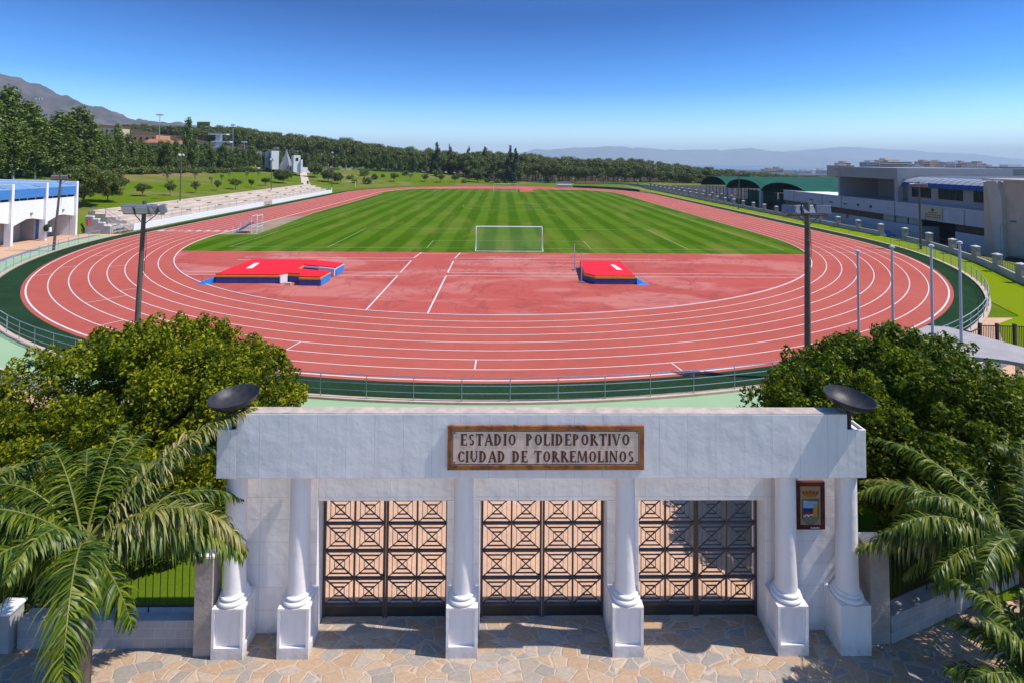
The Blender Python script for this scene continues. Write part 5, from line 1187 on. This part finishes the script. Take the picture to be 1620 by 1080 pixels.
dome=[proto_tree('round_tree','d',60,M['leaf_park'],M['bark'],6,4.1,22000,.13,95,.8,3.5,2.3,1.5,.22,'round')]
cyp=[proto_tree('cypress_tree','c',70+i,M['leaf_cypress'],M['bark'],10,1.3,2200,.2,24,.6,5,4,1,.14,'cyp',taper=(.3,lambda u:(1-u)**.6)) for i in range(2)]
bush=[proto_tree('shrub','b',80+i,M['leaf_park'],M['bark'],1,1.1,600,.12,10,.4,.7,.5,.3,.05,'shrub') for i in range(2)]
olive=[proto_tree('olive_tree','o',90,M['leaf_olive'],M['bark'],3,1.3,500,.11,12,.4,2.5,.9,1.5,.06,'olive')]
protos_all=popl+pine+park+dome+cyp+bush+olive
# park trees on the slope (base x,y and top y and width in the photograph -> place and size)
pk=[(225,311,290,24,0),(269.4,310,286,16,0),(310,306,287,15,0),(343.3,301.7,285,13,0),(372,300,281.5,20,0),(397.6,297,282.6,10,0),(420.3,294.4,280,14,0),(460.5,286.7,271,9,0),(623,288,274,15,0),(649,287,275.5,12,1),(672,288,275,13,0),(697,289,275,15,0),(720,289,276.5,12,0),(742.6,289,275,12,1),(778,287,276,14,1),(265,296,272,14,1),(308,290,270,14,1),(334,296,276,8,1),(362,286,268,9,1),(390,287,271,8,1),(197,300,282,12,0),(350,292,276,8,1),(408,285,270,8,1),(640,300,0,0,9)]
for px,py,ty,wd,k in pk:
    if k==9: continue
    x,y,z=hit(px,py); D=(Vector((x-CX,y-CY,z-CH))).dot(FWD); s=wd*D/FPX/3.0; hh=(py-ty)*D/FPX
    place(park if k==0 else olive,x,y,z,s,None,'small round trees on the park slopes',sz=max(.6,min(1.8,hh/(3.15*s))))
bigd=[(130,327,261,88,'largest spreading round tree, beside the blue-roofed building'),(171,320.5,273,46,'round tree just right of the largest one, near the terrace end'),(447,290,268,30,'dense bush-like tree beside the sloping path'),(464,274,259,18,'yellow green round tree at the top of the sloping path'),(498,281,258,25,'dark round tree right of the sloping path'),(519,288,268,24,'left tree of the clump right of the sloping path'),(534,291,270,17,'yellow green tree on the right of that clump below the path'),(755.6,289,267,27,'wide round tree behind the far end of the track, left of the cypress pair'),(796,290,268,28,'wide dark bush tree directly left of the tall cypress pair')]
for px,py,ty,wd,lab in bigd:
    x,y,z=hit(px,py); D=(Vector((x-CX,y-CY,z-CH))).dot(FWD); s=wd*D/FPX/9.0; hh=(py-ty)*D/FPX
    place(dome,x,y,z,s,lab,None,sz=max(.6,min(1.6,hh/(6.0*s))))
for px,py,ty,wd,lab in [(806,291,231,11,'tallest cypress of the pair at the far end of the pitch'),(815,291,235,9,'slimmer cypress of the pair at the far end of the pitch'),(866,290,267,6,'small thin cypress before the pillars'),(690,276,226,11,'tall dark cypress above the pine line, left of centre'),(711,276,228,9,'second tall dark cypress above the pine line'),(741,280,231,9,'third spiky cypress above the pine line'),(767,283,233,11,'spiky cypress left of the cypress pair')]:
    x,y,z=hit(px,py); D=(Vector((x-CX,y-CY,z-CH))).dot(FWD); hh=(py-ty)*D/FPX; s=hh/10.3
    o=place(cyp,x,y,z,s,lab,None); o.scale=(wd*D/FPX/1.7,)*2+(s,)
# poplar rows
def pop(px,py,ty,wd,g='poplars in a row above the park slope'):
    x,y,z=hit(px,py); D=(Vector((x-CX,y-CY,z-CH))).dot(FWD); hh=(py-ty)*D/FPX; s=hh/10.2
    o=place(popl,x,y,z,s,None,g); w_=wd*D/FPX/3.0; o.scale=(w_,w_,s)
rr_=random.Random(5)
x=182
while x<500:
    ty=225+rr_.uniform(-4,5) if x<330 else 233+rr_.uniform(-5,5)
    if 292<x<304: ty=186
    if 200<x<208: ty=213
    if x>408: ty=236+rr_.uniform(-2,7)
    pop(x,272-(x-180)/320*3.5+rr_.uniform(-1,1.5),ty,rr_.uniform(13,19) if x<408 else rr_.uniform(8,12)); x+=rr_.uniform(8,12) if x<408 else rr_.uniform(8,13)
x=500
while x<790:
    pop(x,268.5+max(0,(x-560))*.045+rr_.uniform(-1,1),238+(x-500)*.045+rr_.uniform(-6,8),rr_.uniform(8,13),'poplars along the far fence'); x+=rr_.uniform(8,13)
pop(822,290,263,12,'poplars along the far fence')
for px,ty in ((436,236),(445,241),(449,232),(460,236),(470,247),(424,238)): pop(px,269.5,ty,8)
# big dense trees at upper left
for px,py,ty,wd in ((-30,283,130,70),(8,281,137,64),(38,279,160,60),(66,277,187,50),(92,277,178,54),(122,276,172,60),(150,275,196,40),(168,274,212,34),(20,284,190,50),(55,283,215,44),(85,281,212,44),(112,280,214,44),(140,279,222,36),(-15,286,200,50),(163,276,232,26),(184,274,196,22)):
    pop(px,py,ty,wd*.80,'tall poplars behind the white building')
for px,py in ((30,272),(60,268),(100,268),(135,268),(70,262),(10,268),(118,262),(160,266),(45,262)):
    x,y,z=hit(px,py); D=(Vector((x-CX,y-CY,z-CH))).dot(FWD); s=D/FPX*5.0*rr_.uniform(.9,1.2); place(dome,x,y,z,s*1.3,None,'broad trees among the tall poplars',sz=1.25)
# hedge line and shrubs on the slope
for k in range(60):
    px=190+k*5.2+rr_.uniform(-1.5,1.5); x,y,z=hit(px,275-(px-190)*.018+rr_.uniform(-.8,2.2)); place(bush,x,y,z-.1,rr_.uniform(1.0,1.9),None,'low shrubs along the hedge under the poplars',sz=.8)
for px,py in ((555,284),(562,290),(575,279),(590,284),(583,291),(604,281),(640,278),(690,279),(725,282),(770,289),(787,291),(812,293),(735,290)): 
    x,y,z=hit(px,py); place(bush,x,y,z-.1,rr_.uniform(1.1,2.4),None,'scrubby bushes on the dry grass slope')
# pine wood
def silh(px):
    P=[(180,206),(200,196),(250,197),(300,199),(345,198),(370,196),(400,203),(450,209),(500,215),(550,218),(600,227),(650,233),(700,235),(760,239),(830,240),(880,246),(930,249),(985,250),(1040,255),(1100,262),(1160,267),(1230,274),(1330,278),(1420,280)]
    for (a,b),(c,d) in zip(P[:-1],P[1:]):
        if a<=px<=c: return b+(d-b)*(px-a)/(c-a)
    return P[-1][1]
npine=0
for D,st_,x0,x1,dz in ((246,11,640,1150,13),(254,12,520,1130,6),(258,12,300,1180,5),(290,12,190,1240,3),(330,12,185,1330,1.5),(380,14,200,1340,0)):
    px=x0+rr_.uniform(0,8)
    while px<x1 and npine<298:
        yy=silh(px)+dz+rr_.uniform(-1.5,3); x,y,zt=onD(px,yy,D+rr_.uniform(-6,10)); zb=zf(x,y); hh=zt-zb
        if hh<6 and D>225: zb=zt-6.5; hh=6.5
        if hh>17: zb=zt-15; hh=15
        if not(x>52 and y<165):
            s=hh/12.0; o=place(pine,x,y,zb,s,None,'stone pines of the wood behind the stadium'); wv=max(s,.85)*rr_.uniform(.85,1.2); o.scale=(wv,wv,s); npine+=1
        px+=st_*FPX/D*.56*rr_.uniform(.7,1.25)
print('pines',npine)
# label copies generically
GL_={'small round trees on the park slopes':('small round tree among the others on the green park slope','tree'),'poplars in a row above the park slope':('slim pale-trunked poplar in the row above the park slope','tree'),'poplars along the far fence':('slim grey green poplar along the far pillared fence','tree'),
 'tall poplars behind the white building':('tall dense poplar behind the white building at upper left','tree'),'broad trees among the tall poplars':('broad dark tree mixed in among the tall poplars','tree'),'low shrubs along the hedge under the poplars':('low green shrub in the hedge under the poplars','shrub'),
 'scrubby bushes on the dry grass slope':('scrubby bush on the dry slope past the track','shrub'),'stone pines of the wood behind the stadium':('dark round-topped pine in the wood behind the stadium','tree')}
for o in list(bpy.data.objects):
    g=o.get('group')
    if g in GL_: o['label'],o['category']=GL_[g]
for p in protos_all:
    for c in list(p.children): bpy.data.objects.remove(c)
    bpy.data.objects.remove(p)

# ------------------------------------------------------------------ houses beyond, towers, masts
def house(px0,px1,ytop,ybase,D,depth,mat,label,roof=None,wins=2,rows=1,extra=None,name='house'):
    xa,ya,zt=onD(px0,ytop,D); xb,yb_,_=onD(px1,ytop,D); _,_,zb=onD((px0+px1)/2,ybase,D)
    c=((xa+xb)/2,(ya+yb_)/2,zb); w_=math.hypot(xb-xa,yb_-ya); h=zt-zb; rz=math.atan2(yb_-ya,xb-xa)+(.5 if mat==M['hwhite'] and wins<2 else 0)
    t=thing(name,label,'building' if name!='house' else 'house',c,rz)
    MB().box(-w_/2,w_/2,0,depth,-3,h).build('wall',mat,t)
    if roof: MB().add([(-w_/2-.4,-.4,h),(w_/2+.4,-.4,h),(w_/2+.4,depth+.4,h),(-w_/2-.4,depth+.4,h),(-w_/2+w_*.15,depth/2,h+depth*.22),(w_/2-w_*.15,depth/2,h+depth*.22)],[(0,1,5,4),(1,2,5),(2,3,4,5),(3,0,4),(3,2,1,0)]).build('roof',roof,t)
    for r_ in range(rows):
        for i in range(wins):
            x=-w_/2+w_*(i+.5)/wins; z=h*(r_+.35)/rows; MB().box(x-w_/wins*.2,x+w_/wins*.2,-.06,0,z,z+h/rows*.36).build('window',M['glass'],t)
    return t
M['hwhite']=plain('villa_white',(.70,.69,.68),.8,.06,.3); M['hyellow']=plain('villa_cream',(.52,.44,.28),.8,.08,.3); M['horange']=plain('villa_orange',(.55,.28,.14),.8,.08,.3); M['tile']=plain('terracotta_roof',(.34,.14,.08),.9,.2,.8)
M['hpink']=plain('villa_peach',(.56,.40,.30),.8,.08,.3); M['shade']=plain('grey_villa_wall',(.36,.35,.37),.8,.08,.3)
house(157,182,203,212,235,9,M['hyellow'],'cream house with small windows between the poplars and the mountain',None,3); house(158,186,220,240,215,8,M['hpink'],'low peach house beneath the cream house',None,3)
house(209,247,214,226,240,10,M['horange'],'orange house among the pines left of the floodlight mast',None,4); house(222,262,226,240,220,8,M['hpink'],'long low peach house under the pines',M['tile'],4); house(268,282,228,240,218,7,M['hpink'],'small house with red roof beside the spiky poplar',M['tile'],1); house(283,300,229,240,218,7,M['shade'],'grey house right of the small red-roofed house',None,1)
house(419,430,241,256,205,9,M['shade'],'grey side block of the white villas',None,0); house(430,441,239,256,200,8,M['hwhite'],'white cube villa above the row of poplars',None,0); house(465,475,246,260,196,7,M['hwhite'],'slim white tower villa left of the far poplars',None,1); house(476,479,253,262,196,4,M['hwhite'],'narrow white annex beside the slim tower villa',None,0)
house(366,417,240,262,230,8,M['hwhite'],'low long white building behind the poplars',None,5); house(402,500,265,268,205,3,M['hwhite'],'long low white boundary wall below the villas',None,0,name='boundary_wall')
x,y,z=onD(453,264,204); py_=thing('stepped_tower','grey stepped pyramid tower between the white villas','tower',(x,y,z)); mb=MB()
for k in range(6): s=1.8-.3*k; mb.box(-s,s,-s,s,k*.95-(3 if k==0 else 0),(k+1)*.95)
mb.build('steps',M['shade'],py_); MB().bar((0,0,5.7),(0,0,6.8),.3,.3).build('spire',M['shade'],py_)
x,y,z=onD(346,238,215); dv=thing('diving_tower','white tower with three cantilevered platforms among the pines','tower',(x,y,z))
MB().box(-.9,.9,-.9,.9,-3,6.5).build('shaft',M['hwhite'],dv); 
for zz,a,b in ((6.3,-3.9,3.6),(3.2,-2.6,5.0),(1.0,-2.6,3.6)): MB().box(a,b,-1.2,1.2,zz,zz+.45).build('platform',M['hwhite'],dv)
mb=MB(); 
for xx in np.linspace(-3.8,3.5,9): mb.bar((xx,-1.1,6.75),(xx,-1.1,7.9),.07,.07)
mb.bar((-3.9,-1.1,7.9),(3.6,-1.1,7.9),.08,.08); mb.build('railing',M['lamp'],dv)
x,y,z=onD(322,200,300); bb=thing('billboard','yellow green billboard standing above the pine wood','billboard',(x,y,z-3)); s=300/FPX
MB().box(-10*s,10*s,-.3,.3,3,3+7*s).build('panel',plain('billboard_ochre',(.26,.24,.03),.7,.35,.6),bb); mb=MB()
for xx in (-7*s,7*s): mb.bar((xx,.2,-8),(xx,.2,3),.4,.4)
mb.build('legs',M['pole'],bb); mb=MB(); 
for i,(a,b) in enumerate(((-.85,-.6),(-.5,-.2),(-.1,.1),(.2,.5),(.6,.85))): mb.box(a*10*s,b*10*s,-.4,-.3,3+2*s,3+5*s)
mb.build('faded_lettering',plain('billboard_green',(.08,.12,.02),.7,.3,.6),bb)
def mast(px,ty,by,D,lab,wd=8):
    x,y,z=onD(px,ty,D); _,_,zb=onD(px,by,D); s=D/FPX; t=thing('floodlight_mast',lab,'mast',(x,y,zb),0,'slim masts above the trees'); h=z-zb
    MB().tube([(0,0,-4),(0,0,h)],[.22,.12],6).build('pole',M['steel'],t); MB().box(-wd*s/2,wd*s/2,-.3,.3,h,h+.5).build('lamp_bar',M['lamp'],t)
    for a in (-.35,0,.35): MB().box(a*wd*s-.3,a*wd*s+.3,-.6,-.3,h-.1,h+.6).build('lamp',M['lampglass'],t)
mast(63,158,185,200,'floodlight mast in front of the mountain',14); mast(253,183,215,230,'floodlight mast above the orange house',10); mast(369,199,236,240,'thin mast right of the diving tower',6); mast(387,226,246,215,'double lamp mast above the poplars',8)
# fallen orange crane-like thing by the far fence
x,y=at(928,291.5); ob=thing('orange_barrier','low orange barrier lying by the far pillars','barrier',(x,y,0)); MB().box(-5,6,-.5,.5,.05,.5).build('panel',plain('orange_plastic',(.55,.14,.04),.7,.1,1),ob)
# city on the coast
cols=[(.58,.40,.32),(.72,.60,.44),(.46,.24,.18),(.64,.48,.38),(.32,.31,.34),(.72,.68,.64),(.62,.42,.28)]
CM=[plain('city_render',c,.9,.08,.02) for c in cols]
def block(px0,px1,yt,yb,D,mi,lab,pent=True):
    xa,ya,zt=onD(px0,yt,D); xb,yb_,_=onD(px1,yt,D); zb=onD(px0,yb,D)[2]-15; w_=math.hypot(xb-xa,yb_-ya); rz=math.atan2(yb_-ya,xb-xa)
    t=thing('apartment_block',lab,'building',((xa+xb)/2,(ya+yb_)/2,zb),rz,'apartment blocks of the town on the horizon'); h=zt-zb; dp=18
    MB().box(-w_/2,w_/2,0,dp,0,h).build('wall',CM[mi],t)
    fl=max(2,min(9,int((h-15)/3.2)))
    for k in range(fl):
        z=h-3.0*(k+1)+.7
        MB().box(-w_/2+1.2,w_/2-1.2,-.15,0,z,z+1.4).build('window_band',M['glass'],t)
    if pent: MB().box(-w_*.2,w_*.15,2,dp-3,h,h+3).build('roof_hut',CM[(mi+1)%7],t)
    MB().box(-w_/2-.3,w_/2+.3,-1.2,0,h-3.4,h-3.1).build('balcony',CM[5],t)
blocks=[(1210,1226,268,274,1100,1,'small cream hotel left of the sea gap'),(1222,1240,266.5,274,1150,1,'stepped cream block with pale crown left of the sea gap'),(1262,1285,270,276,1300,5,'low white terraces on the shore'),(1290,1312,269,276,1300,5,'second low white terrace row on the shore'),(1318,1352,262,272,900,2,'red brown block behind the grey hall roof'),(1330,1346,258,264,905,2,'red brown upper tier with aerials'),
 (1372,1392,257,272,800,4,'dark end of the long brown block'),(1391,1443,256,272,800,0,'long brown apartment block, widest in the town'),(1395,1418,253.5,258,806,0,'raised tier of the long brown block'),(1444,1462,263,276,760,3,'low block right of the long brown block'),(1459,1472,256,276,900,6,'narrow orange brown tower block'),(1472,1480,257.5,276,950,5,'slim white block between two towers'),(1480,1494,256,276,900,0,'brown tower block with flat crown'),(1494,1512,260,277,820,3,'beige mid-rise over the awning roof'),(1508,1522,259,277,830,4,'grey mid-rise over the awning roof'),(1519,1532,257.5,277,860,6,'brown block with upper hut'),(1532,1546,260,277,840,3,'tan block beside the peach tower'),(1546,1561,258.5,278,800,1,'peach tower block with white edge'),(1561,1578,264,278,780,5,'pale grey block beside the peach tower block'),(1578,1640,264,279,740,4,'dark grey office block at the right edge'),(1440,1500,267,280,700,3,'long low terracotta row behind the barrel roof')]
for b in blocks: block(*b)
# shrubs/pines in the town edge
# ------------------------------------------------------------------ mountain, sea, distant range
def ridgeat(P,px):
    for (a,b),(c,d) in zip(P[:-1],P[1:]):
        if a<=px<=c: t=(px-a)/(c-a); return b+(d-b)*t
    return P[0][1] if px<P[0][0] else P[-1][1]
def fbm(x,y,sd=0):
    s=0; a=1; f=1
    for o in range(5): s+=a*math.sin(x*f*1.7+sd+1.3*o+1.5*math.sin(y*f*1.1+o+sd))*math.cos(y*f*1.9+sd*1.7+2.1*o+1.2*math.sin(x*f*1.3)); a*=.52; f*=2.05
    return s
def range_(name,P,D0,D1,px0,px1,step,rows,mat,amp,kind='structure',zbase=-45):
    vs=[];nx_=0; cols_=list(np.arange(px0,px1,step)); 
    for j in range(rows+1):
        v=j/rows; D=D0+(D1-D0)*v
        for px in cols_:
            xr,yr,zr=onD(px,ridgeat(P,px),D0+(D1-D0)*.62); prof=math.sin(math.pi*min(1,v/.62)/2)**1.25 if v<=.62 else math.cos(math.pi/2*(v-.62)/.38)**.8
            x,y,_=onD(px,250,D); nn=fbm(px*.035,v*7,3)*amp*prof*(1-abs(v-.62)*.2)*(0.25 if abs(v-.62)<.05 else 1)
            gully=abs(math.sin(px*.09+2*math.sin(v*3)+fbm(px*.02,v*2)))*amp*.8*math.sin(math.pi*min(1,v/.62))
            vs.append((x,y,zbase+(zr-zbase)*prof+nn-gully))
    n=len(cols_); F=np.array([(j*n+i,j*n+i+1,(j+1)*n+i+1,(j+1)*n+i) for j in range(rows) for i in range(n-1)])
    o=mesh_np(name,np.array(vs),F,mat); o.data.polygons.foreach_set('use_smooth',[True]*len(o.data.polygons)); return tag(o,kind=kind)
def rock():
    m_,nt,bs=new('dry_rocky_mountain'); co_=objco(nt)
    n=noise(nt,co_,.006,8,.65); n2=noise(nt,co_,.03,6,.7); c=ramp(nt,n,[(.35,(.050,.038,.034)),(.5,(.085,.066,.058)),(.65,(.13,.105,.092))]); c=mix(nt,ramp(nt,n2,[(.5,(0,0,0)),(.62,(1,1,1))]),c,(.035,.036,.026))
    nt.links.new(c,bs.inputs['Base Color']); bs.inputs['Roughness'].default_value=.95; bump(nt,bs,n2,1,6); return m_
range_('mountain',[(-400,60),(-120,100),(-40,112),(0,120),(30,126),(45,137),(75,147),(115,160),(150,173),(180,184),(215,192),(240,196),(262,199),(300,203),(420,240)],950,2300,-400,430,4,44,rock(),9,zbase=15)
range_('ridge',[(150,215),(240,200),(262,197),(285,194.5),(300,198),(330,202),(400,212),(520,250)],2300,3200,140,560,6,16,rock(),8,zbase=0)
P1=[(700,253),(800,245),(850,238),(900,236),(935,234),(962,230.5),(985,233),(1010,234.5),(1040,236),(1070,237.5),(1100,237.5),(1140,239),(1175,234.5),(1190,234.5),(1215,240),(1240,242.5),(1290,247),(1340,250.5),(1400,253.5),(1480,258),(1620,262)]
P2=[(1180,246),(1240,240),(1290,236),(1330,233.5),(1360,233),(1400,236.5),(1450,238.5),(1480,241),(1530,244),(1620,252),(1700,258)]
mm=plain('far_range_scrub',(.16,.17,.15),.95,.2,.0004)
range_('distant_range',P1,8500,11500,700,1640,8,16,mm,30); range_('farther_range',P2,11500,13400,1170,1720,10,12,mm,30)
se=MB(); a=[]; cols_=list(range(-900,2600,100)); 
vs=[]; 
for D in (1400,5000,14400):
    for px in cols_: x,y,_=onD(px,260,D); vs.append((x,y,-46))
n=len(cols_); se.add(vs,[(j*n+i,j*n+i+1,(j+1)*n+i+1,(j+1)*n+i) for j in range(2) for i in range(n-1)])
struct('sea',se,plain('sea_water',(.03,.07,.11),.25,.1,.001,spec=.5))
# haze
hz=MB().box(-15000,15500,-400,15000,-60,440)
ho=hz.build('haze',bpy.data.materials.new('haze_air')); hm=ho.data.materials[0]; hm.use_nodes=True; nt=hm.node_tree; nt.nodes.remove(nt.nodes['Principled BSDF'])
v=nt.nodes.new('ShaderNodeVolumePrincipled'); v.inputs['Color'].default_value=(.70,.86,1.0,1); v.inputs['Density'].default_value=1.25e-4; v.inputs['Anisotropy'].default_value=0
nt.links.new(v.outputs[0],nt.nodes['Material Output'].inputs['Volume']); tag(ho,kind='stuff')
